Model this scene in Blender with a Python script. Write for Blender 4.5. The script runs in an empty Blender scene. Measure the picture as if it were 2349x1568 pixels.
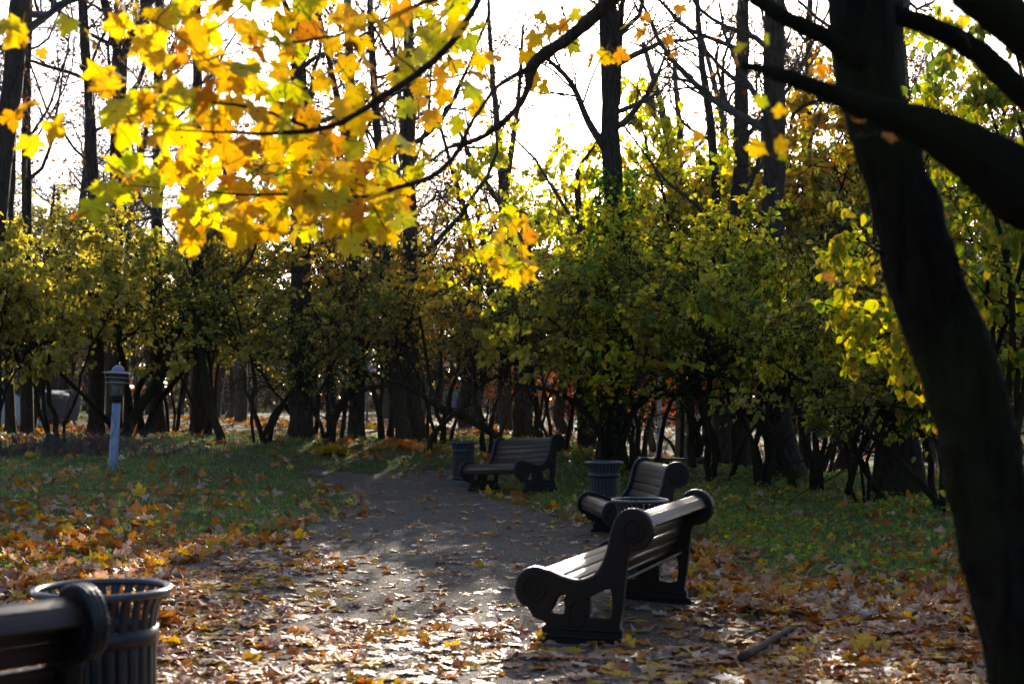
import bpy, bmesh, math
import numpy as np
from mathutils import Vector, Matrix

rng = np.random.default_rng(11)
scene = bpy.context.scene
col_main = scene.collection
R = math.radians
CAMZ = 1.63
FPX, CX, HY = 3262.5, 1174.5, 906.0      # focal length, centre column and eye-level row, in pixels of a 2349-wide view


# ------------------------------------------------------------------ terrain
def ss(a, b, x):
    t = np.clip((np.asarray(x, float) - a) / (b - a), 0, 1)
    return t * t * (3 - 2 * t)


def gz(X, Y):
    X = np.asarray(X, float); Y = np.asarray(Y, float)
    left = ss(1.2, 6.5, -X)
    hl = 0.46 * ss(7, 24, Y) * left
    w = 1 - 0.85 * ss(-1, 7, X)
    hc = 0.60 * ss(23.5, 31, Y) * w
    z = hc + hl * (1 - hc / 0.75)
    z = z * (1 - 0.45 * ss(33, 60, Y))
    z = z - 0.95 * ss(1.6, 3.6, X) * ss(27.5, 35.5, Y) * (1 - ss(70, 140, Y))
    z = z + 0.05 * ss(0.35, 0.9, -X) * ss(7.0, 5.6, Y)
    z = z + 0.018 * np.sin(X * 1.7 + 0.6 * Y) * np.cos(Y * 1.1 - 0.4 * X) + 0.012 * np.sin(X * 3.9 - Y * 2.3)
    return z


def gpt(px, py):
    z = 0.0
    for _ in range(40):
        Y = FPX * (CAMZ - z) / max(py - HY, 6)
        X = (px - CX) / FPX * Y
        z = 0.5 * z + 0.5 * float(gz(X, Y))
    return X, Y


def at(px, py, Y):
    return np.array([(px - CX) / FPX * Y, Y, CAMZ - (py - HY) / FPX * Y])


# ------------------------------------------------------------------ objects
def tag(o, label=None, cat=None, group=None, kind=None):
    if label: o['label'] = label
    if cat: o['category'] = cat
    if group: o['group'] = group
    if kind: o['kind'] = kind
    return o


def empty(name, loc=(0, 0, 0), rz=0.0, rot=None, scale=1.0):
    o = bpy.data.objects.new(name, None)
    o.empty_display_size = 0.1
    o.location = loc
    o.rotation_euler = rot if rot else (0, 0, rz)
    o.scale = (scale,) * 3 if np.isscalar(scale) else scale
    col_main.objects.link(o)
    return o


def copy_tree(o, parent=None):
    c = o.copy()
    col_main.objects.link(c)
    if parent is not None:
        c.parent = parent
    for ch in list(o.children):
        copy_tree(ch, c)
    return c


class MB:
    def __init__(self):
        self.V = []; self.F = []; self.C = []; self.A = []; self.n = 0

    def add(self, V, faces, col=None, vein=None):
        V = np.asarray(V, np.float32).reshape(-1, 3)
        for f in (faces if isinstance(faces, (list, tuple)) else [faces]):
            f = np.asarray(f, np.int64)
            if f.size:
                self.F.append(f + self.n)
        if col is not None:
            c = np.ones((len(V), 4), np.float32)
            c[:, :3] = col
            self.C.append((self.n, c))
        if vein is not None:
            self.A.append((self.n, np.asarray(vein, np.float32)))
        self.V.append(V); self.n += len(V)
        return self

    def mesh(self, name, mat, smooth=True, bevel=0.0):
        me = bpy.data.meshes.new(name)
        V = np.concatenate(self.V) if self.V else np.zeros((0, 3), np.float32)
        me.vertices.add(len(V)); me.vertices.foreach_set('co', V.ravel())
        loops = np.concatenate([f.ravel() for f in self.F]) if self.F else np.zeros(0, np.int64)
        tot = np.concatenate([np.full(len(f), f.shape[1]) for f in self.F]) if self.F else np.zeros(0, np.int64)
        start = np.concatenate([[0], np.cumsum(tot)[:-1]]) if len(tot) else tot
        me.loops.add(len(loops)); me.loops.foreach_set('vertex_index', loops.astype(np.int32))
        me.polygons.add(len(tot)); me.polygons.foreach_set('loop_start', start.astype(np.int32))
        if smooth:
            me.polygons.foreach_set('use_smooth', np.ones(len(tot), bool))
        if self.C:
            a = me.attributes.new('Col', 'FLOAT_COLOR', 'POINT')
            buf = np.ones((len(V), 4), np.float32)
            for s, c in self.C:
                buf[s:s + len(c)] = c
            a.data.foreach_set('color', buf.ravel())
        if self.A:
            a = me.attributes.new('vein', 'FLOAT', 'POINT')
            buf = np.zeros(len(V), np.float32)
            for s, c in self.A:
                buf[s:s + len(c)] = c
            a.data.foreach_set('value', buf)
        me.update(calc_edges=True)
        if bevel > 0:
            bm = bmesh.new(); bm.from_mesh(me)
            ed = [e for e in bm.edges if len(e.link_faces) == 2 and e.calc_face_angle(0) > 0.6]
            bmesh.ops.bevel(bm, geom=ed, offset=bevel, segments=2, affect='EDGES', profile=0.5, clamp_overlap=True)
            bm.to_mesh(me); bm.free()
        me.materials.append(mat)
        return me

    def build(self, name, mat, parent=None, smooth=True, bevel=0.0):
        me = self.mesh(name, mat, smooth, bevel)
        o = bpy.data.objects.new(name, me)
        col_main.objects.link(o)
        if parent is not None:
            o.parent = parent
        return o


def link(name, me, parent=None):
    o = bpy.data.objects.new(name, me)
    col_main.objects.link(o)
    if parent is not None: o.parent = parent
    return o


def norm(v):
    return v / np.maximum(np.linalg.norm(v, axis=-1, keepdims=True), 1e-9)


def tubes(mb, P, Rr, k=6, col=None, cap=False):
    P = np.asarray(P, float); Rr = np.asarray(Rr, float)
    if P.ndim == 2: P = P[None]; Rr = Rr[None]
    m, n, _ = P.shape
    if m == 0: return
    T = norm(np.gradient(P, axis=1))
    mean = norm(T.mean(1))
    ref = np.where(np.abs(mean[:, 2:3]) > 0.6, np.array([[0.93, 0.36, 0.05]]), np.array([[0.07, 0.05, 1.0]]))
    A = norm(np.cross(T, ref[:, None, :])); B = np.cross(T, A)
    ang = np.arange(k) * 2 * np.pi / k
    V = P[:, :, None, :] + Rr[:, :, None, None] * (np.cos(ang)[None, None, :, None] * A[:, :, None, :] + np.sin(ang)[None, None, :, None] * B[:, :, None, :])
    idx = np.arange(m * n * k).reshape(m, n, k)
    a = idx[:, :-1, :]; b = idx[:, 1:, :]
    F = np.stack([a, np.roll(a, -1, 2), np.roll(b, -1, 2), b], -1).reshape(-1, 4)
    faces = [F]
    if cap:
        faces.append(idx[:, 0, ::-1].reshape(m, k)); faces.append(idx[:, -1, :].reshape(m, k))
    mb.add(V.reshape(-1, 3), faces, col)


def resample(P, n):
    P = np.asarray(P, float)
    d = np.concatenate([[0], np.cumsum(np.linalg.norm(np.diff(P, axis=0), axis=1))])
    t = np.linspace(0, d[-1], n)
    return np.stack([np.interp(t, d, P[:, i]) for i in range(P.shape[1])], 1)


def smooth_path(P, n):
    """Catmull-Rom through the points (columns after the third, e.g. a radius, come along)."""
    P = np.asarray(P, float)
    Q = np.vstack([2 * P[0] - P[1], P, 2 * P[-1] - P[-2]])
    out = []
    for i in range(1, len(Q) - 2):
        t = np.linspace(0, 1, 8, endpoint=False)[:, None]
        p0, p1, p2, p3 = Q[i - 1], Q[i], Q[i + 1], Q[i + 2]
        out.append(0.5 * ((2 * p1) + (-p0 + p2) * t + (2 * p0 - 5 * p1 + 4 * p2 - p3) * t ** 2 + (-p0 + 3 * p1 - 3 * p2 + p3) * t ** 3))
    out.append(P[-1:])
    return resample(np.vstack(out), n)


def grow(P, Rr, nchild, t0, t1, ang, lenr, n, rg, up=0.15, wig=0.25, rratio=0.55, tip=0.25, lens=None):
    """children of every polyline in P (m,n,3): nchild each, leaving at an angle."""
    m, np_, _ = P.shape
    if lens is None:
        lens = np.linalg.norm(np.diff(P, axis=1), axis=2).sum(1)
    idx = np.repeat(np.arange(m), nchild)
    t = (np.tile((np.arange(nchild) + 0.5) / nchild, m) + rg.uniform(-.5, .5, m * nchild) / nchild) * (t1 - t0) + t0
    f = np.clip(t, 0, 0.999) * (np_ - 1); i0 = f.astype(int); fr = (f - i0)[:, None]
    base = P[idx, i0] * (1 - fr) + P[idx, i0 + 1] * fr
    tan = norm(P[idx, i0 + 1] - P[idx, i0])
    rad = Rr[idx, i0] * (1 - fr[:, 0]) + Rr[idx, i0 + 1] * fr[:, 0]
    rv = norm(rg.normal(size=(len(idx), 3)))
    perp = norm(np.cross(tan, rv))
    a = np.radians(rg.uniform(ang[0], ang[1], len(idx)))[:, None]
    d = norm(tan * np.cos(a) + perp * np.sin(a))
    L = lens[idx] * rg.uniform(lenr[0], lenr[1], len(idx)) * (1.15 - 0.65 * t)
    pts = [base]; cur = d
    for _ in range(n - 1):
        cur = norm(cur + np.array([0, 0, up]) + rg.normal(size=cur.shape) * wig)
        pts.append(pts[-1] + cur * (L / (n - 1))[:, None])
    Q = np.stack(pts, 1)
    r0 = np.maximum(rad * rratio * rg.uniform(.7, 1.1, len(idx)), 0.0025)
    RR = r0[:, None] * (1 - (1 - tip) * np.linspace(0, 1, n)[None, :])
    return Q, np.maximum(RR, 0.002)


def box_verts(cx, cy, cz, sx, sy, sz):
    s = np.array([[-1, -1, -1], [1, -1, -1], [1, 1, -1], [-1, 1, -1], [-1, -1, 1], [1, -1, 1], [1, 1, 1], [-1, 1, 1]], float) / 2
    return s * np.array([sx, sy, sz]) + np.array([cx, cy, cz])


BOXF = np.array([[0, 3, 2, 1], [4, 5, 6, 7], [0, 1, 5, 4], [1, 2, 6, 5], [2, 3, 7, 6], [3, 0, 4, 7]])


def lathe(mb, prof, k=24, col=None, close=False, c=(0, 0)):
    prof = np.asarray(prof, float)
    ang = np.arange(k) * 2 * np.pi / k
    V = np.stack([c[0] + prof[:, 0:1] * np.cos(ang), c[1] + prof[:, 0:1] * np.sin(ang), np.repeat(prof[:, 1:2], k, 1)], -1)
    n = len(prof); idx = np.arange(n * k).reshape(n, k)
    a = idx[:-1]; b = idx[1:]
    F = np.stack([a, np.roll(a, -1, 1), np.roll(b, -1, 1), b], -1).reshape(-1, 4)
    fs = [F]
    if close:
        fs.append(np.stack([idx[-1], np.roll(idx[-1], -1), np.roll(idx[0], -1), idx[0]], -1))
    mb.add(V.reshape(-1, 3), fs, col)


# ------------------------------------------------------------------ materials
def newmat(name):
    m = bpy.data.materials.new(name); m.use_nodes = True
    nt = m.node_tree; nt.nodes.clear()
    out = nt.nodes.new('ShaderNodeOutputMaterial')
    return m, nt, out


def nd(nt, t, **kw):
    n = nt.nodes.new(t)
    for k, v in kw.items():
        if k.startswith('i_'):
            key = k[2:].replace('_', ' ')
            n.inputs[int(key) if key.isdigit() else key].default_value = v
        else:
            setattr(n, k, v)
    return n


def ramp(nt, fac, stops, interp='LINEAR'):
    r = nt.nodes.new('ShaderNodeValToRGB'); r.color_ramp.interpolation = interp
    cr = r.color_ramp
    while len(cr.elements) < len(stops): cr.elements.new(0.5)
    for e, (p, c) in zip(cr.elements, stops):
        e.position = p; e.color = (*c, 1) if len(c) == 3 else c
    nt.links.new(fac, r.inputs[0])
    return r.outputs[0]


def noise(nt, scale, detail=4, rough=0.6, vec=None, dist=0.0):
    n = nd(nt, 'ShaderNodeTexNoise')
    n.inputs['Scale'].default_value = scale; n.inputs['Detail'].default_value = detail
    n.inputs['Roughness'].default_value = rough; n.inputs['Distortion'].default_value = dist
    if vec is not None: nt.links.new(vec, n.inputs['Vector'])
    return n


def mixc(nt, fac, a, b, mode='MIX'):
    m = nt.nodes.new('ShaderNodeMix'); m.data_type = 'RGBA'; m.blend_type = mode
    for s, v in ((m.inputs[0], fac), (m.inputs[6], a), (m.inputs[7], b)):
        if hasattr(v, 'links'): nt.links.new(v, s)
        elif isinstance(v, (tuple, list)): s.default_value = (*v, 1) if len(v) == 3 else v
        else: s.default_value = v
    return m.outputs[2]


def bump(nt, h, strength, dist):
    b = nd(nt, 'ShaderNodeBump'); b.inputs['Strength'].default_value = strength; b.inputs['Distance'].default_value = dist
    nt.links.new(h, b.inputs['Height'])
    return b.outputs[0]


def bark(name, dark, light, moss=None, scale=9):
    m, nt, out = newmat(name)
    tc = nd(nt, 'ShaderNodeTexCoord')
    mp = nd(nt, 'ShaderNodeMapping'); mp.inputs['Scale'].default_value = (1, 1, 0.22)
    nt.links.new(tc.outputs['Object'], mp.inputs[0])
    n1 = noise(nt, scale * 2.2, 6, .7, mp.outputs[0], .6)
    n2 = noise(nt, 1.3, 3, .5, tc.outputs['Object'])
    c = ramp(nt, n1.outputs[0], [(.35, dark), (.65, light)])
    if moss:
        f = ramp(nt, n2.outputs[0], [(.45, (0, 0, 0)), (.65, (1, 1, 1))])
        c = mixc(nt, f, c, moss)
    p = nd(nt, 'ShaderNodeBsdfPrincipled'); p.inputs['Roughness'].default_value = .9
    p.inputs['Specular IOR Level'].default_value = .06
    nt.links.new(c, p.inputs['Base Color'])
    nt.links.new(bump(nt, n1.outputs[0], 1.0, .04), p.inputs['Normal'])
    nt.links.new(p.outputs[0], out.inputs[0])
    return m


def leafmat(name, rough=.5, trans=.5, spec=.35, satur=1.0, spots=False, objrand=None, noisescale=9, veins=0.0):
    """leaf that lets light through; colour from the leaf's own attribute, or from a per-object pick."""
    m, nt, out = newmat(name)
    tc = nd(nt, 'ShaderNodeTexCoord')
    if objrand:
        oi = nd(nt, 'ShaderNodeObjectInfo')
        base = ramp(nt, oi.outputs['Random'], objrand)
        off = nd(nt, 'ShaderNodeVectorMath', operation='SCALE'); off.inputs[0].default_value = (37, 91, 53)
        nt.links.new(oi.outputs['Random'], off.inputs['Scale'])
        addv = nd(nt, 'ShaderNodeVectorMath', operation='ADD')
        nt.links.new(tc.outputs['Object'], addv.inputs[0]); nt.links.new(off.outputs[0], addv.inputs[1])
        vec = addv.outputs[0]
    else:
        at_ = nd(nt, 'ShaderNodeAttribute', attribute_name='Col')
        base = at_.outputs['Color']; vec = tc.outputs['Object']
    n1 = noise(nt, noisescale, 3, .6, vec)
    lo_ = .85 if objrand else .66
    f = ramp(nt, n1.outputs[0], [(.3, (lo_,) * 3), (.7, (1.2, 1.2, 1.2))])
    c = mixc(nt, 1.0, base, f, 'MULTIPLY')
    if objrand:
        n2 = noise(nt, noisescale * .55, 2, .5, vec)
        g = ramp(nt, n2.outputs[0], [(.48, (0, 0, 0)), (.62, (1, 1, 1))])
        c2 = mixc(nt, g, c, mixc(nt, .5, c, spots if spots else (.35, .12, .02)))
        c = c2
    if veins:
        av = nd(nt, 'ShaderNodeAttribute', attribute_name='vein')
        vf = ramp(nt, av.outputs['Fac'], [(.86, (0, 0, 0)), (.97, (1, 1, 1))])
        vm = nd(nt, 'ShaderNodeMath', operation='MULTIPLY'); vm.inputs[1].default_value = abs(veins)
        nt.links.new(vf, vm.inputs[0])
        c = mixc(nt, vm.outputs[0], c, (.30, .12, .02) if veins > 0 else (.6, .5, .3))
    if spots:
        vo = nd(nt, 'ShaderNodeTexVoronoi'); vo.inputs['Scale'].default_value = 4.6
        nt.links.new(vec, vo.inputs['Vector'])
        s = ramp(nt, vo.outputs['Distance'], [(.17, (1, 1, 1)), (.25, (0, 0, 0))])
        sep = nd(nt, 'ShaderNodeSeparateColor'); nt.links.new(vo.outputs['Color'], sep.inputs[0])
        gt = nd(nt, 'ShaderNodeMath', operation='GREATER_THAN'); gt.inputs[1].default_value = .70
        nt.links.new(sep.outputs[0], gt.inputs[0])
        mu = nd(nt, 'ShaderNodeMath', operation='MULTIPLY'); nt.links.new(s, mu.inputs[0]); nt.links.new(gt.outputs[0], mu.inputs[1])
        c = mixc(nt, mu.outputs[0], c, (.035, .015, .008))
    p = nd(nt, 'ShaderNodeBsdfPrincipled'); p.inputs['Roughness'].default_value = rough
    p.inputs['Specular IOR Level'].default_value = spec
    nt.links.new(c, p.inputs['Base Color'])
    tr = nd(nt, 'ShaderNodeBsdfTranslucent')
    hs = nd(nt, 'ShaderNodeHueSaturation'); hs.inputs['Saturation'].default_value = 1.15; hs.inputs['Value'].default_value = satur
    nt.links.new(c, hs.inputs['Color']); nt.links.new(hs.outputs[0], tr.inputs[0])
    mx = nd(nt, 'ShaderNodeMixShader'); mx.inputs[0].default_value = trans
    nt.links.new(p.outputs[0], mx.inputs[1]); nt.links.new(tr.outputs[0], mx.inputs[2])
    nt.links.new(mx.outputs[0], out.inputs[0])
    return m


def simple(name, c, rough=.5, metal=0.0, spec=.5, nscale=0, namt=.35, bmp=0.0, stretch=None):
    m, nt, out = newmat(name)
    p = nd(nt, 'ShaderNodeBsdfPrincipled'); p.inputs['Roughness'].default_value = rough
    p.inputs['Metallic'].default_value = metal; p.inputs['Specular IOR Level'].default_value = spec
    if nscale:
        tc = nd(nt, 'ShaderNodeTexCoord'); v = tc.outputs['Object']
        if stretch:
            mp = nd(nt, 'ShaderNodeMapping'); mp.inputs['Scale'].default_value = stretch
            nt.links.new(v, mp.inputs[0]); v = mp.outputs[0]
        n1 = noise(nt, nscale, 6, .65, v)
        lo = tuple(x * (1 - namt) for x in c); hi = tuple(min(1, x * (1 + namt)) for x in c)
        nt.links.new(ramp(nt, n1.outputs[0], [(.3, lo), (.7, hi)]), p.inputs['Base Color'])
        rr = ramp(nt, n1.outputs[0], [(.3, (rough * .8,) * 3), (.7, (min(1, rough * 1.25),) * 3)])
        nt.links.new(rr, p.inputs['Roughness'])
        if bmp: nt.links.new(bump(nt, n1.outputs[0], bmp, .01), p.inputs['Normal'])
    else:
        p.inputs['Base Color'].default_value = (*c, 1)
    nt.links.new(p.outputs[0], out.inputs[0])
    return m


M = {}
M['bark'] = bark('dark_bark', (.018, .013, .010), (.062, .048, .036))
M['bark_moss'] = bark('mossy_bark', (.010, .008, .006), (.030, .025, .017), (.024, .030, .008))
M['bark_smooth'] = bark('smooth_bark', (.006, .005, .004), (.016, .013, .010), (.012, .013, .004), 5)
M['bark_near'] = bark('ridged_mossy_bark', (.004, .0035, .003), (.022, .018, .013), (.017, .021, .006), 7)
M['bark_pale'] = bark('pale_bark', (.05, .042, .034), (.16, .13, .10))
M['twig'] = simple('twig_bark', (.035, .026, .02), .85, nscale=3)
M['shrub_leaf'] = leafmat('shrub_leaf', .5, .6, .3, 1.45)
M['litter'] = leafmat('litter_leaf', .55, .34, .30, 1.15, noisescale=25)
M['litter_far'] = leafmat('old_litter_leaf', .9, .35, .1, 1.0, noisescale=6)
M['grass'] = leafmat('grass_blade', .45, .52, .4, 1.3, noisescale=1.1)
M['iron'] = simple('painted_iron', (.0075, .0068, .006), .5, 0.0, .18, 14, .35, .25)
M['iron_edge'] = simple('worn_iron', (.007, .009, .012), .38, 0.0, .32, 22, .4, .3)
M['bin_iron'] = simple('bin_paint', (.011, .014, .019), .42, 0.0, .45, 10, .35, .1)
M['rim_iron'] = simple('rim_paint', (.028, .034, .046), .3, 0.0, .6, 12, .3, .05)
M['wood'] = simple('bench_wood', (.024, .014, .012), .36, 0.0, .34, 10, .5, .35, (0.5, 6, 6))
M['pole'] = simple('pole_paint', (.17, .215, .30), .45, 0, .4, 7, .18, .05)
M['lampblack'] = simple('lamp_black', (.02, .022, .026), .45)
M['lampcap'] = simple('lamp_cap', (.16, .20, .27), .4, 0, .5, 8, .3)
M['plastic'] = simple('container_plastic', (.05, .065, .10), .75, 0, .12, 3, .2)
M['plastic_dark'] = simple('container_shade', (.03, .036, .055), .55)  # shaded copy of the container plastic, darkness put into its colour
M['white'] = simple('white_paint', (.48, .48, .50), .6, 0, .25, 5, .12)
M['mint'] = simple('mint_board', (.62, .78, .66), .35, 0, .5, 6, .1)
M['teal'] = simple('teal_paint', (.02, .11, .12), .6, 0, .3, 2, .25)
M['stick'] = simple('grey_wood', (.05, .034, .025), .8, 0, .2, 8, .5, .5, (1, 8, 8))
M['far_gravel'] = simple('far_gravel', (.12, .10, .085), .95, 0, .1, 3, .3)
M['stone'] = simple('plinth_stone', (.12, .12, .12), .8, 0, .3, 9, .4, .4)

nt_ = M['pole'].node_tree; pb_ = [n for n in nt_.nodes if n.type == 'BSDF_PRINCIPLED'][0]; src_ = pb_.inputs['Base Color'].links[0].from_socket
tc_ = nd(nt_, 'ShaderNodeTexCoord'); sx_ = nd(nt_, 'ShaderNodeSeparateXYZ'); nt_.links.new(tc_.outputs['Object'], sx_.inputs[0])
nz_ = noise(nt_, 16, 5, .7, tc_.outputs['Object']); mm_ = nd(nt_, 'ShaderNodeMath', operation='MULTIPLY_ADD'); mm_.inputs[1].default_value = 1.4; nt_.links.new(sx_.outputs[2], mm_.inputs[0]); nt_.links.new(nz_.outputs[0], mm_.inputs[2])
nt_.links.new(mixc(nt_, ramp(nt_, mm_.outputs[0], [(.52, (1, 1, 1)), (.72, (0, 0, 0))]), src_, (.10, .08, .06)), pb_.inputs['Base Color'])

# clear lamp glass
m_, nt_, out_ = newmat('lamp_glass')
gt_ = nd(nt_, 'ShaderNodeBsdfTransparent'); gt_.inputs[0].default_value = (.72, .70, .62, 1)
gd_ = nd(nt_, 'ShaderNodeBsdfPrincipled'); gd_.inputs['Base Color'].default_value = (.45, .42, .34, 1); gd_.inputs['Roughness'].default_value = .15
g_ = nd(nt_, 'ShaderNodeMixShader'); g_.inputs[0].default_value = .28; nt_.links.new(gt_.outputs[0], g_.inputs[1]); nt_.links.new(gd_.outputs[0], g_.inputs[2])
nt_.links.new(g_.outputs[0], out_.inputs[0]); M['glass'] = m_

# ground: dark soil with thin turf, litter tones
m_, nt_, out_ = newmat('ground_soil')
tc_ = nd(nt_, 'ShaderNodeTexCoord')
na = noise(nt_, .45, 4, .6, tc_.outputs['Object']); nb = noise(nt_, 14, 6, .7, tc_.outputs['Object']); nc = noise(nt_, 2.3, 5, .65, tc_.outputs['Object'])
soil = ramp(nt_, nb.outputs[0], [(.3, (.045, .032, .022)), (.7, (.13, .09, .06))])
turf = ramp(nt_, nb.outputs[0], [(.3, (.04, .052, .014)), (.7, (.10, .11, .034))])
rust = ramp(nt_, nb.outputs[0], [(.3, (.09, .045, .02)), (.7, (.28, .13, .05))])
c_ = mixc(nt_, ramp(nt_, na.outputs[0], [(.36, (0, 0, 0)), (.50, (1, 1, 1))]), soil, turf)
c_ = mixc(nt_, ramp(nt_, nc.outputs[0], [(.50, (0, 0, 0)), (.66, (.8, .8, .8))]), c_, rust)
p_ = nd(nt_, 'ShaderNodeBsdfPrincipled'); p_.inputs['Roughness'].default_value = .95; p_.inputs['Specular IOR Level'].default_value = .1
nt_.links.new(c_, p_.inputs['Base Color']); nt_.links.new(bump(nt_, nb.outputs[0], 1.0, .04), p_.inputs['Normal'])
nt_.links.new(p_.outputs[0], out_.inputs[0]); M['ground'] = m_

# gravel path
m_, nt_, out_ = newmat('fine_gravel')
tc_ = nd(nt_, 'ShaderNodeTexCoord')
vo_ = nd(nt_, 'ShaderNodeTexVoronoi'); vo_.inputs['Scale'].default_value = 70; nt_.links.new(tc_.outputs['Object'], vo_.inputs['Vector'])
nb = noise(nt_, 55, 6, .75, tc_.outputs['Object']); nc = noise(nt_, 1.1, 5, .6, tc_.outputs['Object']); n4 = noise(nt_, 7, 5, .7, tc_.outputs['Object'])
sepc = nd(nt_, 'ShaderNodeSeparateColor'); nt_.links.new(vo_.outputs['Color'], sepc.inputs[0])
gr = ramp(nt_, sepc.outputs[0], [(0, (.15, .122, .096)), (.6, (.28, .228, .18)), (.93, (.38, .315, .25)), (1, (.60, .52, .43))])
gr = mixc(nt_, ramp(nt_, nb.outputs[0], [(.35, (0, 0, 0)), (.65, (.6, .6, .6))]), gr, (.175, .138, .106))
gr = mixc(nt_, ramp(nt_, nc.outputs[0], [(.42, (0, 0, 0)), (.7, (.55, .55, .55))]), gr, (.15, .115, .085))
gr = mixc(nt_, ramp(nt_, n4.outputs[0], [(.55, (0, 0, 0)), (.75, (.5, .5, .5))]), gr, (.21, .145, .095))
hh = nd(nt_, 'ShaderNodeMath', operation='ADD'); nt_.links.new(vo_.outputs['Distance'], hh.inputs[0]); nt_.links.new(n4.outputs[0], hh.inputs[1])
p_ = nd(nt_, 'ShaderNodeBsdfPrincipled'); p_.inputs['Roughness'].default_value = .95; p_.inputs['Specular IOR Level'].default_value = .12
nt_.links.new(gr, p_.inputs['Base Color']); nt_.links.new(bump(nt_, hh.outputs[0], 1.0, .05), p_.inputs['Normal'])
nt_.links.new(p_.outputs[0], out_.inputs[0]); M['gravel'] = m_

# ------------------------------------------------------------------ ground sheet and paths
def spaced(lim, fine, step, growth):
    v = [0.0]; s = step
    while v[-1] < lim:
        v.append(v[-1] + s)
        if v[-1] > fine: s *= growth
    return np.array(v)


xs = spaced(420, 12, .25, 1.16); xs = np.concatenate([-xs[:0:-1], xs])
ys = np.concatenate([-spaced(60, 2, .4, 1.3)[:0:-1], spaced(420, 40, .25, 1.14)])
GX, GY = np.meshgrid(xs, ys)
V = np.stack([GX, GY, gz(GX, GY)], -1).reshape(-1, 3)
ix = np.arange(len(xs) * len(ys)).reshape(len(ys), len(xs))
F = np.stack([ix[:-1, :-1], ix[:-1, 1:], ix[1:, 1:], ix[1:, :-1]], -1).reshape(-1, 4)
tag(MB().add(V, F).build('ground', M['ground']), kind='structure', label='leafy park ground rising to a low mound')

PATH = np.array([gpt(*p) for p in [(330, 1335), (430, 1285), (600, 1238), (735, 1205), (800, 1155), (790, 1120), (735, 1094), (690, 1084), (1030, 1083),
                                    (1050, 1108), (1190, 1150), (1335, 1200), (1480, 1215), (1585, 1245), (1650, 1335), (1740, 1405), (2200, 1425)]]
                + [(3.6, 7.2), (3.4, 2.0), (2.6, -6), (-2.6, -6), (-2.9, 3.0), (-2.6, 7.6)])


def inpoly(X, Y, P):
    X = np.asarray(X); Y = np.asarray(Y); r = np.zeros(X.shape, bool)
    for i in range(len(P)):
        x0, y0 = P[i]; x1, y1 = P[i - 1]
        c = ((y0 > Y) != (y1 > Y)) & (X < (x1 - x0) * (Y - y0) / (y1 - y0 + 1e-12) + x0)
        r ^= c
    return r


def edge_dist(X, Y, P):
    d = np.full(np.shape(X), 1e9)
    for i in range(len(P)):
        a = P[i - 1]; b = P[i]; ab = b - a
        t = np.clip(((X - a[0]) * ab[0] + (Y - a[1]) * ab[1]) / (ab @ ab + 1e-12), 0, 1)
        d = np.minimum(d, np.hypot(X - a[0] - t * ab[0], Y - a[1] - t * ab[1]))
    return d


def wob(X, Y):
    return .16 * np.sin(2.3 * X + 1.1 * Y) + .12 * np.sin(4.9 * Y - 2.1 * X + 1) + .07 * np.sin(9.7 * X + 7.3 * Y)


def path_in(X, Y):
    s = np.where(inpoly(X, Y, PATH), 1, -1) * edge_dist(X, Y, PATH)
    return s + wob(X, Y)


def sheet(name, inside, x0, x1, y0, y1, step, lift, mat, label):
    gx = np.arange(x0, x1, step); gy = np.arange(y0, y1, step)
    X, Y = np.meshgrid(gx, gy)
    ii = np.arange(X.size).reshape(X.shape)
    cm = inside(X[:-1, :-1] + step / 2, Y[:-1, :-1] + step / 2)
    F = np.stack([ii[:-1, :-1], ii[:-1, 1:], ii[1:, 1:], ii[1:, :-1]], -1)[cm]
    used = np.unique(F); remap = np.full(X.size, -1); remap[used] = np.arange(len(used))
    V = np.stack([X, Y, gz(X, Y) + lift], -1).reshape(-1, 3)[used]
    o = MB().add(V, remap[F]).build(name, mat)
    return tag(o, label, kind='structure')


sheet('gravel_path', lambda X, Y: path_in(X, Y) > 0, -5, 5, -6, 31, .1, .008, M['gravel'], 'grey gravel path curving past the benches')
sheet('far_path', lambda X, Y: (np.abs(Y - (43 + .10 * X + 1.5 * np.sin(X * .14))) < 1.2), -30, 3, 30, 56, .4, .012, M['far_gravel'], 'pale path crossing the wood behind the shrubs')

# ------------------------------------------------------------------ leaf shapes
_r = [(0, 0), (.16, -.13), (.42, -.14), (.37, -.01), (.52, .04), (.40, .15), (.58, .25), (.54, .36), (.74, .53), (.52, .51), (.47, .60), (.30, .50), (.27, .61), (.33, .75), (.15, .78), (0, 1.02)]
_v = [1, 0, 1, .2, .6, 0, .6, .4, 1, .3, .6, 0, .2, .6, .3, 1]
MAPLE = np.array(_r + [(-x, y) for x, y in _r[-2:0:-1]]); MVEIN = np.array(_v + _v[-2:0:-1], float)
_s = [(0, 0), (.40, -.15), (.34, .14), (.70, .44), (.28, .45), (.28, .72), (0, 1.0)]
MAPLE_S = np.array(_s + [(-x, y) for x, y in _s[-2:0:-1]])


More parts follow.
